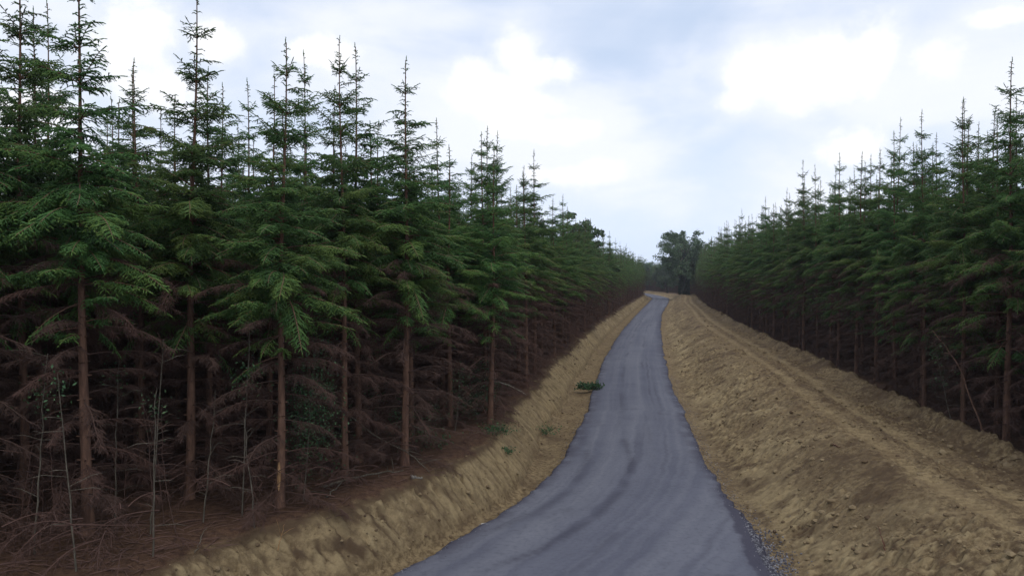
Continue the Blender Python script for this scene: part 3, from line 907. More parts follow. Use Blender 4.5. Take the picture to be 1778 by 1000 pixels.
def spruce(x, y, H, i, label, group=None, hero=False, rz=None, lean=(0, 0), wide=None, z=None):
    r_ = random.Random(i * 31 + 5)
    e = bpy.data.objects.new('spruce_tree', None)
    C.objects.link(e)
    e.empty_display_size = 0.3
    e.location = (x, y, (gz(x, y) - 0.05) if z is None else z)
    e.rotation_euler = (lean[0] or r_.uniform(-.02, .02), lean[1] or r_.uniform(-.02, .02), r_.uniform(0, 6.283) if rz is None else rz)
    w = wide if wide else r_.uniform(0.9, 1.12)
    s_ = H / TREE_H
    e.scale = (w, w, s_)
    e['label'] = label
    e['category'] = 'tree'
    if group:
        e['group'] = group
    tr = link('trunk', trunks[i % 4], e)
    if hero:
        tr.scale = (1.0, 1.0, 1)
    link('crown', crowns[(4 + (i * 2 + i // 5) % 3) if x > float(XR(y)) else (i * 3 + i // 7) % 4], e)
    if not hero:
        d = link('dead_branches', deads[i % 4], e)
        d.rotation_euler = (0, 0, r_.uniform(0, 6.28))
    else:
        z_, k2 = 0.4, 0
        while z_ < 5.0:
            for b_ in range(3):
                o = link('dead_branch', dead_one[r_.randrange(8)], e)
                o.location = (0.02 * math.sin(z_ * .9), 0.02 * math.cos(z_ * .7), z_ + r_.uniform(-.08, .08))
                o.rotation_euler = (r_.uniform(-.2, .2), r_.uniform(-.22, .16), k2 * 2.4 + r_.uniform(-.4, .4))
                q = r_.uniform(0.6, 1.15)
                o.scale = (q, q, q)
                k2 += 1
            z_ += 0.40
    return e


def bough(e, z, ang, L=1.0, dull=False, pitch=0.0, k_=0):
    o = link('bough', (bough_dull if dull else bough_one)[k_ % (3 if dull else 4)], e)
    o.location = (0, 0, z)
    o.rotation_euler = (0, -pitch, ang - e.rotation_euler.z)
    o.scale = (L, L, L)
    return o


taken = []


def px(xp, y):
    return (xp - CX) / F * y


# the trees of the two front rows that stand out: column and depth, column and row of tip
HEROES = [
    # column, depth, tip row, label
    (147, 12.6, -75, 'near spruce at far left with thick bare trunk and tip cut by the top edge'),
    (325, 14.6, 2, 'tall spruce with bright green hanging boughs and a leader reaching the top edge'),
    (483, 14.0, 72, 'spruce on the bank lip with a pale torn scar low on its trunk'),
    (600, 16.2, 70, 'spruce with straight reddish trunk right of the scarred one'),
    (704, 17.1, 104, 'slim spruce with clean trunk standing beside a thinner twin'),
    (714, 18.9, 190, 'thinner twin trunk spruce close behind the slim clean trunked one'),
    (780, 21.8, 258, 'spruce with thin dark trunk behind the bank lip, left of the leafy sapling'),
    (858, 27.0, 232, 'spruce with broad dark spire rising behind the bent pale branch'),
    (909, 35.0, 300, 'spruce with straight pale trunk, first beyond the broad dark spire'),
    (926, 37.5, 335, 'spruce with short dark trunk just beyond the straight pale one'),
    (38, 14.2, -95, 'spruce at the left edge with crown paling against the bright sky'),
    (85, 17.0, 10, 'spruce top between the left edge tree and the thick trunk'),
    (535, 19.0, 92, 'spruce with narrow bare leader rising behind the scarred tree'),
    (437, 20.0, 145, 'small spruce tip between the bright boughed and the scarred trees'),
    (238, 17.5, 130, 'spruce of the second row between the two tallest left trees'),
    (652, 20.5, 215, 'spruce with very thin trunk in the gap between straight and slim ones'),
    (1752, 20.0, 108, 'tall slender spruce at the right edge of the picture'),
    (1735, 22.0, 210, 'shorter spruce leaning close to the tall slender right edge one'),
    (1677, 22.4, 178, 'spruce with wide upper whorls, second from the right edge'),
    (1608, 25.8, 195, 'spruce with long bare leader, third from the right edge'),
    (1591, 29.0, 250, 'spruce with stubby tip just left of the long bare leader'),
    (1555, 29.5, 232, 'spruce with dense feathery tip on the right side'),
    (1522, 33.0, 262, 'spruce with thin spiky tip left of the feathery one'),
    (1497, 36.0, 283, 'spruce with lowest thin tip between tall and spiky ones on the right'),
    (1396, 47.0, 280, 'lone tall spruce with open whorls and trunk seen to its base on the right'),
    (1418, 52.0, 315, 'smaller spruce just right of the lone tall open one'),
    (1450, 42.0, 320, 'spruce tip halfway between lone tall one and the spiky tips'),
]
hero_objs = []
for i, (c, y, tip, lab) in enumerate(HEROES):
    x = px(c, y)
    H = CAM_H + (HY - tip) / F * y - gz(x, y) + 0.05
    near = y < 17 and c < 800
    e = spruce(x, y, H, i, lab, 'spruces standing along the road', hero=near)
    hero_objs.append(e)
    taken.append((x, y))

# brighter and duller boughs picked out in the photograph (towards the camera and the light)
b = hero_objs
TOCAM = -math.pi / 2
for e, z, a_, L, dl_, k_ in ((b[1], 5.9, TOCAM + .35, 1.0, False, 0), (b[1], 5.1, TOCAM + .3, 0.85, False, 1), (b[1], 5.6, TOCAM - .5, 0.9, False, 2), (b[1], 5.3, TOCAM - 1.2, 0.8, False, 3),
                             (b[1], 4.35, TOCAM - 1.25, 0.95, True, 0), (b[1], 4.4, TOCAM + 1.3, 0.85, True, 1), (b[1], 4.5, TOCAM + .5, 0.7, True, 2),
                             (b[2], 4.7, TOCAM - .9, 0.8, False, 0), (b[2], 5.4, TOCAM + .9, 0.9, False, 1), (b[2], 4.3, TOCAM + .2, 0.6, True, 2), (b[2], 5.0, TOCAM - .2, .8, False, 3),
                             (b[0], 4.9, TOCAM + .8, 0.85, True, 0), (b[0], 4.6, TOCAM - .9, 0.95, True, 1), (b[0], 5.6, TOCAM, 0.9, True, 2), (b[0], 5.3, TOCAM + 1.7, .9, True, 1),
                             (b[3], 5.0, TOCAM - .7, 0.9, False, 2), (b[3], 4.5, TOCAM + .9, 0.8, True, 0), (b[3], 5.5, TOCAM + .5, 0.9, False, 1),
                             (b[4], 4.9, TOCAM + .9, 0.85, False, 0), (b[4], 4.5, TOCAM + 1.2, .75, False, 3), (b[4], 5.2, TOCAM - .6, .9, True, 1)):
    bough(e, z, a_, L, dl_, 0.0, k_)
# the scar
a_ = Acc()
t_s = np.linspace(0, 1, 8)
wv = 0.028 * np.sin(t_s * math.pi) ** 0.6 + 0.004
zs_ = 0.45 + 0.62 * t_s
rr = 0.098
left_, right_ = [], []
for w_, z_ in zip(wv, zs_):
    for lst, s_ in ((left_, -1), (right_, 1)):
        lst.append((s_ * w_, -math.sqrt(rr * rr - w_ * w_) - 0.004, z_))
v_ = np.array(left_ + [(0, -rr - 0.010, z_) for z_ in zs_] + right_)
n_ = len(zs_)
q_ = [(r0 * n_ + k_, (r0 + 1) * n_ + k_, (r0 + 1) * n_ + k_ + 1, r0 * n_ + k_ + 1) for r0 in range(2) for k_ in range(n_ - 1)]
a_.add(v_, q_, 0.5, 0)
o = link('bark_scar', a_.mesh('bark_scar', [m_wood]), b[2])
o.rotation_euler = (0, 0, -b[2].rotation_euler.z + 0.15)

# ------------------------------------------------------------------ the rest of the plantation
cand = []
r_ = random.Random(3)


def far_from(x, y, dmin):
    return all((x - a) ** 2 + (y - c) ** 2 > dmin * dmin for a, c in taken)


# left: rows parallel to the road edge
y = 9.0
for row in range(14):
    y = 8.0 + r_.random()
    while y < 300:
        s_ = LEDGE(y) + 0.55 + row * 1.75 + r_.uniform(-.35, .35)
        x = float(XL(y)) - s_
        if row > 0 or y > 40 or True:
            cand.append((x, y + r_.uniform(-.3, .3), 'L', row))
        y += 1.75 + r_.uniform(-.25, .35) + (0.5 if row > 7 else 0)
for row in range(14):
    y = 12.0 + r_.random()
    while y < 300:
        s_ = FEDGE(y) + 0.9 + row * 1.75 + r_.uniform(-.35, .35)
        x = float(XR(y)) + s_
        if y < 205 or y > 262:
            cand.append((x, y + r_.uniform(-.3, .3), 'R', row))
        elif x > 55 + (y - 205) * 0.02:
            cand.append((x, y, 'R', row))
        y += 1.75 + r_.uniform(-.25, .35) + (0.5 if row > 7 else 0)
trees = []
for x, y, sd, row in cand:
    if math.hypot(x, y) < (13.2 if x < 0 else 8.5):
        continue
    if not far_from(x, y, 1.15):
        continue
    if sd == 'L' and row == 0 and y < 22:      # the front row here is set by hand
        continue
    taken.append((x, y)) if row < 3 and y < 60 else None
    trees.append((x, y, sd, row))
inview = []
hidden_near, rest = [], []
pts = np.array([(t[0], t[1]) for t in trees] + [(px(h_[0], h_[1]), h_[1]) for h_ in HEROES])
angs, dist = np.arctan2(pts[:, 0], pts[:, 1]), np.hypot(pts[:, 0], pts[:, 1])
for i, (x, y, sd, row) in enumerate(trees):
    a0, d0 = angs[i], dist[i]
    if abs(x) > y * 0.70 + 1.5:
        rest.append((i, 1e9))
        continue
    front = ((dist < d0 - 0.4) & (np.abs(angs - a0) < 0.55 / d0)).sum()
    rest.append((i, d0 * (1 + 0.32 * front)))
rest.sort(key=lambda q: q[1])
single = [i for i, s_ in rest[:270] if s_ < 1e8]
others = [i for i, s_ in rest[270:]] + [i for i, s_ in rest[:270] if s_ >= 1e8]


def tree_height(x, y, i):
    q = random.Random(i * 7 + 1)
    m_ = 10.6 if x > float(XR(y)) else 9.2 if y < 20 else 8.75
    return q.gauss(m_, 0.5) if q.random() > 0.15 else q.gauss(m_ - 1.0, 0.5)


ORD = ('first second third fourth fifth sixth seventh eighth ninth tenth eleventh twelfth thirteenth fourteenth fifteenth sixteenth '
       'seventeenth eighteenth nineteenth twentieth').split()
front_l, front_r = [], []
for j, (x, y) in enumerate(pts):
    if XL(y) - x - LEDGE(y) < 1.4 and x < XL(y) and 24.5 < y < 200:
        front_l.append((y, j))
    if x - XR(y) - FEDGE(y) < 1.7 and x > XR(y) and 19 < y < 200:
        front_r.append((y, j))
order_l = {j: k2 for k2, (y, j) in enumerate(sorted(front_l))}
order_r = {j: k2 for k2, (y, j) in enumerate(sorted(front_r))}
for n_, i in enumerate(single):
    x, y, sd, row = trees[i]
    dl_ = math.hypot(x, y)
    if sd == 'L':
        where = ('front row of the left stand along the bank top' if row == 0 else 'second and third rows of the left stand' if row < 3 else 'dim depth of the left stand behind the front rows')
    else:
        where = ('front row of the right stand along the mound' if row == 0 else 'second and third rows of the right stand' if row < 3 else 'dim depth of the right stand behind the front rows')
    how = 'near' if dl_ < 32 else 'middling' if dl_ < 75 else 'distant small'
    lab = how + ' spruce in the ' + where
    grp = how + ' spruces, ' + where
    if order_l.get(i, 99) < 20:
        lab = 'front row spruce along the left bank top, %s tree past the bent pale branch' % ORD[order_l[i]]
    elif order_r.get(i, 99) < 20:
        lab = 'front row spruce behind the right mound, %s tree in from the right picture edge' % ORD[order_r[i]]
    spruce(x, y, tree_height(x, y, i), 40 + n_, lab, grp)

# the remaining depth of the plantation: coarse trees, one object instancing three meshes
lod = []
for k_ in range(3):
    a_ = make_crown(0.48, 1.9, 1.0, 0.1, k_ == 2)
    d_ = make_dead(9, 0.45)
    h = np.linspace(-0.2, TREE_H, 12)
    tube(a_, [stem_at(v) for v in h], 0.010 + 0.088 * np.clip(1 - h / TREE_H, 0, 1) ** 1.2, 6, 0.5, 1)
    off = a_.n
    a_.v += d_.v
    a_.c += d_.c
    a_.f3 += [f + off for f in d_.f3]
    a_.m3 += [m * 0 + 2 for m in d_.m3]
    a_.f4 += [f + off for f in d_.f4]
    a_.m4 += [m * 0 + 2 for m in d_.m4]
    a_.n += d_.n
    me = a_.mesh('plantation_tree', [m_needle, m_bark, m_twig])
    lod.append(bpy.data.objects.new('plantation_tree', me))
# far masses: beyond the bend and the depth on both sides
rr_ = random.Random(9)
P_rest = [(trees[i][0], trees[i][1], tree_height(trees[i][0], trees[i][1], i)) for i in others]
for _ in range(900):
    y = rr_.uniform(306, 420)
    x = rr_.uniform(-40, 200)
    P_rest.append((x, y, rr_.gauss(10.3, .6)))
for _ in range(500):
    y = rr_.uniform(20, 300)
    P_rest.append((float(XL(y)) - 28 - rr_.uniform(0, 14), y, rr_.gauss(9.6, .5)))
    P_rest.append((float(XR(y)) + 36 + rr_.uniform(0, 14), y, rr_.gauss(9.6, .5)))
pv = np.array([(x, y, gz(x, y) - 0.05) for x, y, h in P_rest])
me = bpy.data.meshes.new('plantation_depth')
me.from_pydata([tuple(v) for v in pv], [], [])
for nm, typ, arr in (('pick', 'INT', [i % 3 for i in range(len(pv))]), ('size', 'FLOAT', [h / TREE_H for _, _, h in P_rest]), ('turn', 'FLOAT', [(i * 2.399) % 6.283 for i in range(len(pv))])):
    at = me.attributes.new(nm, typ, 'POINT')
    at.data.foreach_set('value', np.array(arr, dtype=np.int32 if typ == 'INT' else np.float32))
ob = link('spruce_plantation', me, kind='stuff', label='deep mass of spruces behind the front rows and beyond the bend', category='forest')
ng = bpy.data.node_groups.new('plantation', 'GeometryNodeTree')
ng.interface.new_socket('Geometry', in_out='INPUT', socket_type='NodeSocketGeometry')
ng.interface.new_socket('Geometry', in_out='OUTPUT', socket_type='NodeSocketGeometry')
gi, go = ng.nodes.new('NodeGroupInput'), ng.nodes.new('NodeGroupOutput')
g2i = ng.nodes.new('GeometryNodeGeometryToInstance')
for o_ in reversed(lod):
    oi_ = ng.nodes.new('GeometryNodeObjectInfo')
    oi_.inputs['Object'].default_value = o_
    oi_.inputs['As Instance'].default_value = True
    ng.links.new(oi_.outputs['Geometry'], g2i.inputs[0])
iop = ng.nodes.new('GeometryNodeInstanceOnPoints')
iop.inputs['Pick Instance'].default_value = True
ng.links.new(gi.outputs[0], iop.inputs['Points'])
ng.links.new(g2i.outputs[0], iop.inputs['Instance'])


def named(nm, typ):
    n = ng.nodes.new('GeometryNodeInputNamedAttribute')
    n.data_type = typ
    n.inputs['Name'].default_value = nm
    return n.outputs['Attribute']


ng.links.new(named('pick', 'INT'), iop.inputs['Instance Index'])
cxyz = ng.nodes.new('ShaderNodeCombineXYZ')
ng.links.new(named('turn', 'FLOAT'), cxyz.inputs['Z'])
e2r = ng.nodes.new('FunctionNodeEulerToRotation')
ng.links.new(cxyz.outputs[0], e2r.inputs[0])
ng.links.new(e2r.outputs[0], iop.inputs['Rotation'])
sxyz = ng.nodes.new('ShaderNodeCombineXYZ')
sz_ = named('size', 'FLOAT')
for k_ in range(3):
    ng.links.new(sz_, sxyz.inputs[k_])
ng.links.new(sxyz.outputs[0], iop.inputs['Scale'])
ng.links.new(iop.outputs[0], go.inputs[0])
md = ob.modifiers.new('plantation', 'NODES')
md.node_group = ng


# ------------------------------------------------------------------ broadleaved trees
def leaves(acc, c, size, tone, mat=0, flat=0.0):
    """many small leaf faces at the points c"""
    m = len(c)
    n = rng.normal(size=(m, 3)) + UP * flat
    n = nrm(n)
    a = nrm(np.cross(n, rng.normal(size=(m, 3))))
    b_ = np.cross(n, a)
    s_ = (size * (0.6 + 0.8 * rng.random(m)))[:, None]
    v = np.stack([c - a * s_, c - b_ * s_ * 0.5 + n * s_ * 0.12, c + a * s_, c + b_ * s_ * 0.5 + n * s_ * 0.12], 1)
    acc.add(v.reshape(-1, 3), np.arange(m * 4).reshape(-1, 4), np.repeat(np.clip(tone, 0, 1), 4), mat)


def broad_tree(name, x, y, H, R, label, ivy=False, seed=1, category='tree'):
    global rng
    keep, rng = rng, np.random.default_rng(seed)
    e = bpy.data.objects.new(name, None)
    C.objects.link(e)
    e.location = (x, y, gz(x, y) - 0.1)
    e['label'] = label
    e['category'] = category
    w = Acc()
    tr = Acc()
    tube(tr, [(0, 0, -0.2), (0.05, 0, 0.4), (0.1, 0.05, H * .2), (0.2, 0.1, H * .42), (0.1, 0, H * .62)], [0.55, 0.42, 0.36, 0.3, 0.16], 9, 0.5, 0, 0.04)
    link('trunk', tr.mesh('trunk', [m_bark_oak]), e)
    crown = Acc()
    ends = []
    for k_ in range(46):
        z0 = H * rng.uniform(0.16, 0.62)
        a = rng.random() * 6.283
        zt = H * rng.uniform(0.22, 0.96)
        rmax = R * math.sqrt(max(0.06, 1 - ((zt / H - 0.58) / 0.42) ** 2))
        q = rmax * rng.uniform(0.72, 1.0)
        p0 = np.array([0.15, 0.05, z0])
        p3 = np.array([math.cos(a) * q, math.sin(a) * q, zt])
        mid = (p0 + p3) / 2 + np.array([0, 0, 0.06 * H]) + rng.normal(size=3) * 0.3
        t = np.linspace(0, 1, 7)[:, None]
        P = (1 - t) ** 2 * p0 + 2 * t * (1 - t) * mid + t ** 2 * p3
        tube(w, P, np.linspace(0.14, 0.03, 7), 5, 0.5, 0)
        ends += [P[3], P[4], P[5], P[6], P[6] + rng.normal(size=3) * 0.6]
    link('limbs', w.mesh('limbs', [m_bark_oak]), e)
    for p in ends:
        m = int(rng.integers(60, 120))
        rad = rng.uniform(0.6, 1.3) * R / 5.0
        g = rng.normal(size=(m, 3))
        g = nrm(g) * (rng.random((m, 1)) ** 0.5) * np.array([1, 1, 0.75]) * rad
        leaves(crown, p + g, 0.22, 0.55 + 0.22 * rng.normal(size=m), 0, 0.4)
    link('crown', crown.mesh('crown', [m_oak]), e)
    if ivy:
        iv = Acc()
        m = 5200
        z = rng.random(m) ** 0.8 * H * 0.62
        a = rng.random(m) * 6.283
        q = (1.0 + 0.6 * vnoise(a * 2, z * 0.8, 4)) * (1.1 - 0.5 * z / (H * .62)) * (0.7 + 0.3 * rng.random(m))
        leaves(iv, np.stack([np.cos(a) * q + .15, np.sin(a) * q, z], -1), 0.16, 0.45 + 0.25 * rng.normal(size=m), 0)
        link('ivy', iv.mesh('ivy', [m_ivy]), e)
    rng = keep
    return e


broad_tree('oak_tree', px(1187, 172), 172, 15.6, 5.6, 'big rounded broadleaved tree with ivy dark trunk at the end of the road', True, 5)
broad_tree('broadleaved_tree', px(1003, 88), 88, 11.0, 2.8, 'broadleaved crown showing just above the spruces left of the far road', False, 8)
broad_tree('broadleaved_tree', px(1158, 240), 240, 9.8, 4.2, 'lower broadleaved tree beside the big rounded one, over the brown spruce stems', False, 12)
broad_tree('broadleaved_tree', px(1122, 285), 285, 11.0, 5.0, 'farthest broadleaved tree in the gap where the road vanishes', False, 15)


# ------------------------------------------------------------------ saplings, brambles and fallen wood in the stands
def stem_line(p0, p1, bend, n=12, wob=0.018):
    t = np.linspace(0, 1, n)[:, None]
    p0, p1 = np.array(p0, float), np.array(p1, float)
    P = p0 + (p1 - p0) * t + np.array(bend) * (4 * t * (1 - t))
    return P + rng.normal(size=(n, 3)) * wob * (t > 0) * 0.5


def sapling(c, y, h, label, lean=(0, 0), leafy=(), r0=0.016, twigs=8, bend=(0, 0, 0), mat=None, name='sapling', category='sapling'):
    x = px(c, y)
    e = bpy.data.objects.new(name, None)
    C.objects.link(e)
    e.location = (x, y, gz(x, y) - 0.04)
    e['label'] = label
    e['category'] = category
    e['group'] = 'thin saplings under the spruces'
    st = Acc()
    P = stem_line((0, 0, 0), (lean[0], lean[1], h), bend)
    t = np.linspace(0, 1, len(P))
    tube(st, P, r0 * (1 - 0.75 * t), 5, 0.5, 0)
    u = 0.2 + 0.8 * rng.random(twigs)
    B = np.stack([np.interp(u, t, P[:, k_]) for k_ in range(3)], -1)
    d = nrm(rng.normal(size=(twigs, 3)) * np.array([1, 1, 0.25]) + UP * 0.35)
    if twigs:
        shoots(st, B, d, 0.25 + 0.5 * rng.random(twigs), 0.3, 0.006, 0.5, 0, 0)
    link('stem', st.mesh('stem', [mat or m_pale]), e)
    if leafy:
        lf = Acc()
        for (u0, rad, n) in leafy:
            n = int(n * 1.6)
            p = np.array([np.interp(u0, t, P[:, k_]) for k_ in range(3)])
            g = rng.normal(size=(n, 3)) * np.array([1, 0.8, 1.1]) * rad * 0.5
            leaves(lf, p + g, 0.027, 0.5 + 0.25 * rng.normal(size=n), 0, 0.6)
        link('leaves', lf.mesh('leaves', [m_leaf]), e)
    return e


SAP = [(262, 11.6, 2.6, 'pale thin sapling standing before the tall bright boughed spruce', (.05, 0), ((.9, .3, 40),)),
       (258, 12.6, 3.4, 'leaning grey sapling behind the pale thin one', (.25, 0), ()),
       (128, 11.0, 3.0, 'thin grey sapling crossing the thick near trunk', (-.25, 0), ((.95, .3, 30),)),
       (55, 11.6, 3.2, 'pale sapling with few leaves near the left edge', (.1, .2), ((.8, .35, 60),)),
       (195, 13.0, 3.0, 'slim sapling between thick trunk and tall bright boughed spruce', (.0, .2), ((.9, .3, 40),)),
       (418, 13.6, 4.6, 'tall thin sapling with a green tuft halfway between two spruces', (.1, .3), ((.55, .4, 120), (.75, .25, 30))),
       (440, 13.0, 2.0, 'short pale crooked sapling left of the scarred trunk', (-.18, 0), ()),
       (350, 13.2, 2.4, 'dark slim sapling behind the bright boughed trunk', (.2, .1), ()),
       (525, 14.5, 3.4, 'sapling draped in dark green leaves right of the scarred trunk', (.25, .1), ((.35, .6, 420), (.5, .65, 560), (.65, .5, 380), (.85, .4, 160))),
       (655, 19.0, 2.6, 'bright leaved sapling beside the very thin trunk', (-.15, 0), ((.95, .3, 120), (.7, .3, 120), (.5, .35, 90))),
       (790, 21.0, 2.0, 'small leafy sapling by the thin dark trunk above the bank', (.2, 0), ((.5, .4, 120), (.8, .35, 90))),
       (846, 22.5, 4.4, 'pale bare stemmed sapling with leafy top above the bent branch', (.1, 0), ((.97, .45, 300), (.85, .3, 90))),
       (862, 23.4, 4.2, 'leaning grey stem crossing the pale bare stemmed sapling', (-.55, 0), ((.55, .4, 100), (.95, .4, 160))),
       (690, 18.4, 1.2, 'low bright weed like sapling between the slim twins and the very thin trunk', (.1, 0), ((.6, .4, 130), (.95, .35, 130))),
       (748, 19.6, 1.0, 'low leafy sapling on the litter left of the thin dark trunk', (-.1, 0), ((.7, .5, 200),)),
       (826, 22.6, 1.7, 'slender sapling with green sprays just left of the bent pale branch', (.15, 0), ((.5, .35, 120), (.9, .4, 180))),
       (884, 29.0, 3.6, 'thin leafy sapling between broad dark spire and straight pale trunk', (.1, 0), ((.5, .4, 120), (.8, .45, 200), (.97, .35, 120))),
       (1525, 33.0, 3.0, 'leafy sapling catching light before the dark right stand', (.1, 0), ((.8, .6, 160), (.6, .4, 60))),
       (1655, 21.5, 2.2, 'leaning leafy stem low in the dark right stand', (-.5, 0), ((.6, .35, 60), (.95, .35, 60))),
       ]
for s in SAP:
    sapling(*s)
# bare thin stems low on the left: the brushy foot of the stand
q = random.Random(21)
for k_ in range(26):
    c = q.uniform(5, 520)
    y = q.uniform(11.4, 14.5) + (c / 520) * 1.5
    x = px(c, y)
    if x > float(XL(y)) - float(LEDGE(y)) - 0.3:
        continue
    e = sapling(c, y, q.uniform(0.9, 2.6), 'bare thin dead stem in the brushy foot of the left stand', (q.uniform(-.4, .4), q.uniform(-.2, .2)), (), 0.010, 10,
                (q.uniform(-.1, .1), 0, 0), m_twig, 'dead_stem', 'dead stem')
    e['group'] = 'bare thin dead stems in the left stand'

# brushwood at the feet of the spruces: nobody could count the twigs
br = Acc()
for k_ in range(420):
    y = 10.5 + 32 * q.random() ** 1.6
    row = q.uniform(0.15, 7)
    x = float(XL(y)) - float(LEDGE(y)) - row
    if x < -0.74 * y - 1:
        continue
    z = gz(x, y)
    hgt = q.uniform(0.05, 0.5) if row < 2 and y > 15 else q.uniform(0.1, 1.0)
    dead_branch_into(br, np.array([x, y, z + hgt]), q.uniform(0, 6.283), q.uniform(0.6, 1.4), math.radians(q.uniform(-5, 35)), math.radians(q.uniform(-50, -10)), 0.45)
link('brushwood', br.mesh('brushwood', [m_twig]), kind='stuff', label='tangle of dead reddish twigs at the feet of the left spruces', category='brushwood')

tw = Acc()
nt_ = 2200
yy_ = 11 + 40 * np.array([q.random() ** 1.5 for _ in range(nt_)])
xx_ = XL(yy_) - LEDGE(yy_) - np.array([q.uniform(0.05, 4.5) ** 1.0 for _ in range(nt_)])
zz_ = height(xx_, yy_)[0] + 0.015
aa_ = np.array([q.uniform(0, 6.283) for _ in range(nt_)])
shoots(tw, np.stack([xx_, yy_, zz_], -1), np.stack([np.cos(aa_), np.sin(aa_), np.array([q.uniform(-.02, .16) for _ in range(nt_)])], -1),
       np.array([q.uniform(.12, .75) for _ in range(nt_)]), 0.08, np.array([q.uniform(.004, .010) for _ in range(nt_)]), np.array([q.uniform(.5, 1.6) for _ in range(nt_)]), 0, 0)
link('fallen_twigs', tw.mesh('fallen_twigs', [m_twig]), kind='stuff', label='fallen twigs scattered over the brown litter left of the bank', category='twigs')


def stick(name, pts, r0, label, mat, side=0, category='stick', group=None, leaf=None):
    """one fallen branch through points given as column, depth, height above the ground there"""
    P0 = np.array([(px(c, y), y, gz(px(c, y), y) + h) for c, y, h in pts])
    base = P0[0].copy()
    t = np.linspace(0, 1, 14)
    P = np.stack([np.interp(t, np.linspace(0, 1, len(P0)), P0[:, k_]) for k_ in range(3)], -1) - base
    P[1:-1] += rng.normal(size=(12, 3)) * 0.012
    a = Acc()
    tube(a, P, r0 * (1 - 0.7 * t), 6, 0.6, 0)
    if side:
        u = 0.15 + 0.8 * rng.random(side)
        B = np.stack([np.interp(u, t, P[:, k_]) for k_ in range(3)], -1)
        shoots(a, B, rng.normal(size=(side, 3)) * np.array([1, 1, .3]) + UP * 0.3, 0.2 + 0.5 * rng.random(side), 0.2, r0 * 0.35, 0.7, 0, 0)
    if leaf is None:
        o = link(name, a.mesh(name, [mat]), loc=base, label=label, category=category)
    else:
        o = bpy.data.objects.new(name, None)
        C.objects.link(o)
        o.location = base
        o['label'], o['category'] = label, category
        link('stem', a.mesh('stem', [mat]), o)
        lf = Acc()
        for (u0, rad, n) in leaf:
            p = np.array([np.interp(u0, t, P[:, k_]) for k_ in range(3)])
            leaves(lf, p + rng.normal(size=(n, 3)) * np.array([1, 1, .8]) * rad * 0.5 - UP * rad * 0.3, 0.04, 0.5 + 0.22 * rng.normal(size=n), 0, 0.6)
        link('leaves', lf.mesh('leaves', [m_leaf]), o)
    if group:
        o['group'] = group
    return o


stick('bent_branch', [(912, 27.2, 0.25), (885, 25.2, 0.75), (862, 24.3, 0.95), (838, 23.8, 0.88), (822, 23.2, 0.65), (808, 22.6, 0.5)], 0.032,
      'pale bent branch arching over the bank lip with green leaves at its end', m_branch, 3, 'branch', None, ((.5, .45, 220), (.62, .55, 340), (.8, .45, 260), (.98, .5, 260)))
stick('fallen_branch', [(560, 15.2, .06), (600, 15.6, .10), (660, 16.2, .08), (700, 16.4, .05)], 0.03, 'grey fallen branch lying on litter below the straight and slim trunks', m_pale, 10, 'branch')
stick('fallen_branch', [(600, 17.2, 1.25), (650, 17.0, .75), (710, 16.8, .35), (745, 16.7, .03)], 0.022, 'long thin branch slanting down across the slim clean trunk', m_pale, 5, 'branch')
stick('fallen_branch', [(565, 14.6, .03), (585, 15.0, .10), (605, 15.6, .30)], 0.016, 'pale stick poking up from the bank lip below the straight trunk', m_pale, 2, 'branch')
stick('fallen_branch', [(716, 18.2, .75), (745, 18.5, .45), (775, 19.4, .04)], 0.018, 'thin leafy branch drooping to the litter right of the slim twins', m_pale, 3, 'branch', None, ((.3, .3, 60), (.7, .35, 90), (.95, .3, 70)))
stick('fallen_branch', [(480, 12.9, .03), (492, 13.0, .45)], 0.012, 'short yellowish stick leaning at the foot of the scarred trunk', m_wood, 2, 'branch')
stick('fallen_branch', [(335, 11.9, .02), (357, 12.2, .32)], 0.010, 'short pale stick standing on the lip at lower left', m_pale, 0, 'branch')
stick('grey_log', [(712, 16.2, .03), (733, 16.35, .05)], 0.05, 'small pale grey log on the bank lip below the slim clean trunk', m_grey_log, 0, 'log')
stick('fallen_branch', [(1716, 20.0, 0.05), (1690, 20.5, .9), (1665, 21.2, 1.8), (1620, 22.0, 2.5)], 0.03, 'bent bough lying across the dark foot of the right stand', m_bark, 4, 'branch')

# stake and sticks on the mound
stick('stake', [(1541, 13.2, -.05), (1527, 13.5, .36)], 0.012, 'thin rusty stake leaning on the clay mound at lower right', m_stake, 0, 'stake')
stick('stick', [(1447, 19.2, .02), (1463, 18.6, .05)], 0.018, 'dark stick lying along the track on the mound crest', m_stake, 0, 'stick')
stick('stick', [(1582, 12.2, .02), (1612, 11.8, .04)], 0.014, 'dark root lying on the clay right of the leaning stake', m_stake, 1, 'stick')


# ------------------------------------------------------------------ green things on the bank and road edge
def weed(c, y, rad, n, label, name='weed', category='weed', dz=0.0, size=0.035, tall=1.0):
    x = px(c, y)
    z = gz(x, y)
    e = bpy.data.objects.new(name, None)
    C.objects.link(e)
    e.location = (x, y, z + dz)
    e['label'] = label
    e['category'] = category
    st, lf = Acc(), Acc()
    k2 = 9
    a = rng.random(k2) * 6.283
    d = np.stack([np.cos(a), np.sin(a), 0.7 + 0.6 * rng.random(k2)], -1)
    shoots(st, np.zeros((k2, 3)) - UP * 0.05, d, rad * (0.8 + 0.5 * rng.random(k2)) * tall, 0.5, 0.008, 0.5, 0, 0)
    link('stem', st.mesh('stem', [m_leaf]), e)
    g = rng.normal(size=(n, 3)) * np.array([1, 1, 0.5 * tall]) * rad * 0.5
    g[:, 2] = np.abs(g[:, 2]) + 0.03
    leaves(lf, g, size, 0.5 + 0.25 * rng.normal(size=n), 0, 0.7)
    link('leaves', lf.mesh('leaves', [m_leaf]), e)
    return e


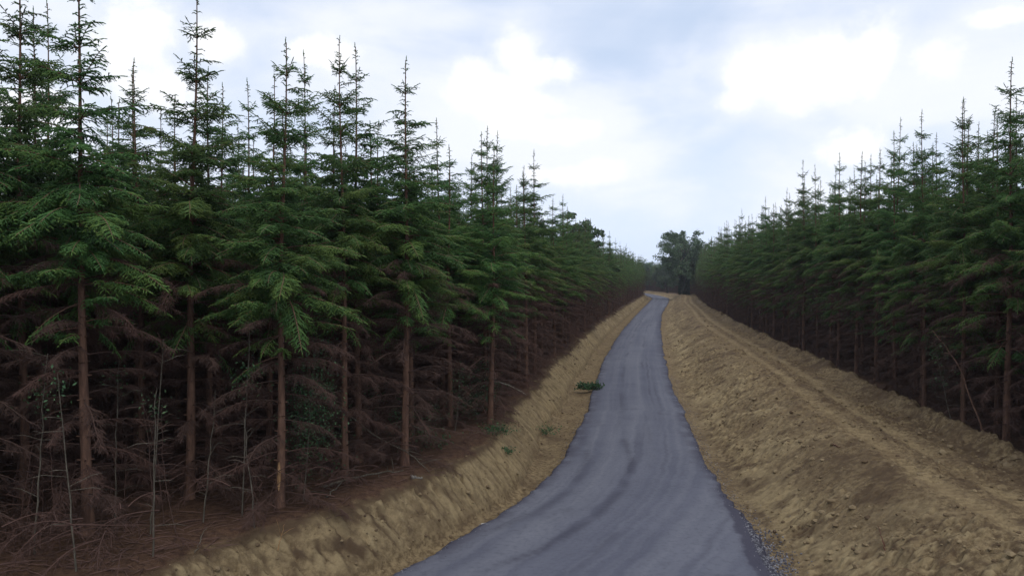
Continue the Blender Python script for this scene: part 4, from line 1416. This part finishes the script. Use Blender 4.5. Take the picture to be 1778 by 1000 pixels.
weed(862, 20.6, 0.55, 330, 'leafy green weed growing on the cut clay bank', dz=0.15)
weed(880, 20.2, 0.28, 110, 'small green sprig just below the leafy weed on the bank', dz=0.05)
weed(948, 26.0, 0.48, 200, 'thin green weed at the foot of the bank below the road plant', dz=0.05)
e = bpy.data.objects.new('cut_spruce_bough', None)
C.objects.link(e)
x_, y_ = px(1022, 35.6), 35.6
e.location = (x_, y_, 0.06)
e['label'] = 'dark green leafy bough lying over the left edge of the road'
e['category'] = 'bough'
for k_, (a0, L, p0) in enumerate(((-.1, .62, 12), (.35, .5, 25), (2.8, .5, 30), (-.5, .45, 20), (3.4, .45, 14))):
    a_ = Acc()
    tube(a_, [(0, 0, 0.02), (math.cos(a0) * L * .5, math.sin(a0) * L * .5, .12), (math.cos(a0) * L, math.sin(a0) * L, .16)], [.012, .008, .004], 4, .4, 1)
    m = 150
    t = rng.random(m)
    c = np.stack([math.cos(a0) * L * t, math.sin(a0) * L * t, 0.08 + 0.12 * t], -1) + rng.normal(size=(m, 3)) * np.array([.13, .13, .09])
    c[:, 2] = np.maximum(c[:, 2], 0.02)
    leaves(a_, c, 0.06, 0.35 + 0.25 * rng.normal(size=m), 0, 0.3)
    link('spray', a_.mesh('spray', [m_leaf, m_bark]), e)

# ------------------------------------------------------------------ stones, clods and chippings
def rock_mesh(seed, mat, name, flat=0.65):
    rg = np.random.default_rng(seed)
    ph = (1 + 5 ** .5) / 2
    v = nrm(np.array([(-1, ph, 0), (1, ph, 0), (-1, -ph, 0), (1, -ph, 0), (0, -1, ph), (0, 1, ph), (0, -1, -ph), (0, 1, -ph), (ph, 0, -1), (ph, 0, 1), (-ph, 0, -1), (-ph, 0, 1)], float))
    f = np.array([(0, 11, 5), (0, 5, 1), (0, 1, 7), (0, 7, 10), (0, 10, 11), (1, 5, 9), (5, 11, 4), (11, 10, 2), (10, 7, 6), (7, 1, 8), (3, 9, 4), (3, 4, 2), (3, 2, 6), (3, 6, 8), (3, 8, 9), (4, 9, 5), (2, 4, 11), (6, 2, 10), (8, 6, 7), (9, 8, 1)])
    v = v * (0.7 + 0.5 * rg.random((12, 1))) * np.array([1, 0.8, flat])
    return v, f


def scatter(name, spots, mats, label, category, seed):
    """spots: x, y, radius, tone"""
    acc = Acc()
    rg = np.random.default_rng(seed)
    X = np.array(spots)
    Z = height(X[:, 0], X[:, 1])[0]
    on = (X[:, 0] > np.interp(X[:, 1], yr, xl) + 0.05) & (X[:, 0] < np.interp(X[:, 1], yr, xr) - 0.05)
    Z = np.where(on, 0.052, Z)
    for i, (x, y, r0, tone) in enumerate(X):
        v, f = rock_mesh(seed + i % 40, None, name)
        th = rg.random() * 6.283
        R_ = np.array([[math.cos(th), -math.sin(th), 0], [math.sin(th), math.cos(th), 0], [0, 0, 1]])
        acc.add(v @ R_.T * r0 + np.array([x, y, Z[i] + r0 * 0.22]), f, tone, 0)
    link(name, acc.mesh(name, mats, False), kind='stuff', label=label, category=category)


rg = np.random.default_rng(5)
sp = []
for _ in range(800):
    y = 11 + 40 * rg.random() ** 1.9
    s_ = rg.uniform(0.7, 8.0)
    if vnoise(s_ * 1.1, y * 0.6, 29) < 0.45:
        continue
    sp.append((float(XR(y)) + s_, y, rg.uniform(0.03, 0.10) * (0.6 + 0.8 * rg.random() ** 3), float(np.clip(0.62 + 0.18 * rg.normal(), 0, 1))))
for _ in range(6000):
    y = 11 + 60 * rg.random() ** 2.2
    s_ = rg.uniform(0.3, 8.3)
    if vnoise(s_ * 0.9, y * 0.7, 9) < 0.42:
        continue
    sp.append((float(XR(y)) + s_, y, min(0.010 + 0.013 * rg.exponential(), 0.09) * (1 + 0.008 * y), float(np.clip(0.45 + 0.28 * rg.normal(), 0, 1))))
for _ in range(900):
    y = 10.5 + 45 * rg.random() ** 2
    s_ = rg.uniform(0.1, 1.0) * float(LEDGE(y))
    sp.append((float(XL(y)) - s_, y, min(0.010 + 0.013 * rg.exponential(), 0.07) * (1 + 0.01 * y), float(np.clip(0.42 + 0.28 * rg.normal(), 0, 1))))
scatter('soil_clods', sp, [m_clod], 'loose clay clods strewn over both banks', 'clods', 300)
sp = []
for _ in range(2600):
    y = 11.5 + 30 * rg.random() ** 1.8
    d_ = rg.normal() * 0.20 + (0.12 if y < 18 else 0)
    sp.append((float(XR(y)) + d_ + 0.10, y, 0.008 + 0.012 * rg.random(), float(np.clip(rg.random() ** 2.4, 0, 1))))
for _ in range(1500):
    y = 14.6 + rg.normal() * 1.0
    sp.append((float(XR(y)) + 0.05 + abs(rg.normal()) * 0.30, y, 0.010 + 0.020 * rg.random(), float(rg.random() ** 2.5)))
for _ in range(700):
    y = 13.0 + 24 * rg.random() ** 1.6
    sp.append((float(XL(y)) + rg.normal() * 0.15, y, 0.008 + 0.011 * rg.random(), float(np.clip(rg.random() ** 2.4, 0, 1))))
scatter('loose_chippings', sp, [m_chip], 'loose dark stone chippings along the ragged road edges', 'chippings', 500)
for c, y, r0, lab in ((843, 16.35, .085, 'flat whitish stone at the left road edge, the larger of two'), (856, 16.6, .05, 'small whitish stone beside the larger flat one at the road edge'),
                      (1446, 16.0, .10, 'pale stone block high on the clay slope right of the road'), (1402, 15.0, .06, 'small pale stone low on the clay slope')):
    x = px(c, y)
    v, f = rock_mesh(int(c), None, 'stone', 0.5)
    a_ = Acc()
    a_.add(v * r0 * np.array([1.3, 1, 1]), f, 0.5, 0)
    link('stone', a_.mesh('stone', [m_white if c < 900 else m_clod], False), loc=(x, y, float(height(np.array([x]), np.array([y]))[0][0]) + r0 * 0.25), label=lab, category='stone')


# ------------------------------------------------------------------ the air
m_air = bpy.data.materials.new('haze')
m_air.use_nodes = True
t_ = m_air.node_tree
t_.nodes.clear()
vol = t_.nodes.new('ShaderNodeVolumePrincipled')
vol.inputs['Color'].default_value = (0.86, 0.91, 1.0, 1)
vol.inputs['Density'].default_value = 0.0003
vol.inputs['Anisotropy'].default_value = 0.2
t_.links.new(vol.outputs[0], t_.nodes.new('ShaderNodeOutputMaterial').inputs['Volume'])
lo, hi = np.array([1e9] * 3), np.array([-1e9] * 3)
for o_ in bpy.data.objects:
    if o_.name.startswith(('forest_floor', 'earth_bank', 'spoil_bank')):
        co = np.empty(len(o_.data.vertices) * 3, np.float32)
        o_.data.vertices.foreach_get('co', co)
        co = co.reshape(-1, 3)
        lo, hi = np.minimum(lo, co.min(0)), np.maximum(hi, co.max(0))
lo = lo - np.array([30, 30, 1.0])
hi = np.array([hi[0] + 30, hi[1] + 30, 19.0])
a_ = Acc()
v = np.array([[(lo, hi)[i][0], (lo, hi)[j][1], (lo, hi)[k2][2]] for i in (0, 1) for j in (0, 1) for k2 in (0, 1)])
a_.add(v, [(0, 1, 3, 2), (4, 6, 7, 5), (0, 4, 5, 1), (2, 3, 7, 6), (0, 2, 6, 4), (1, 5, 7, 3)], 0.5, 0)
me = a_.mesh('haze', [m_air], False)
link('haze', me, kind='stuff', label='thin pale summer haze filling the air over the road and woods')
sc.cycles.volume_bounces = 1
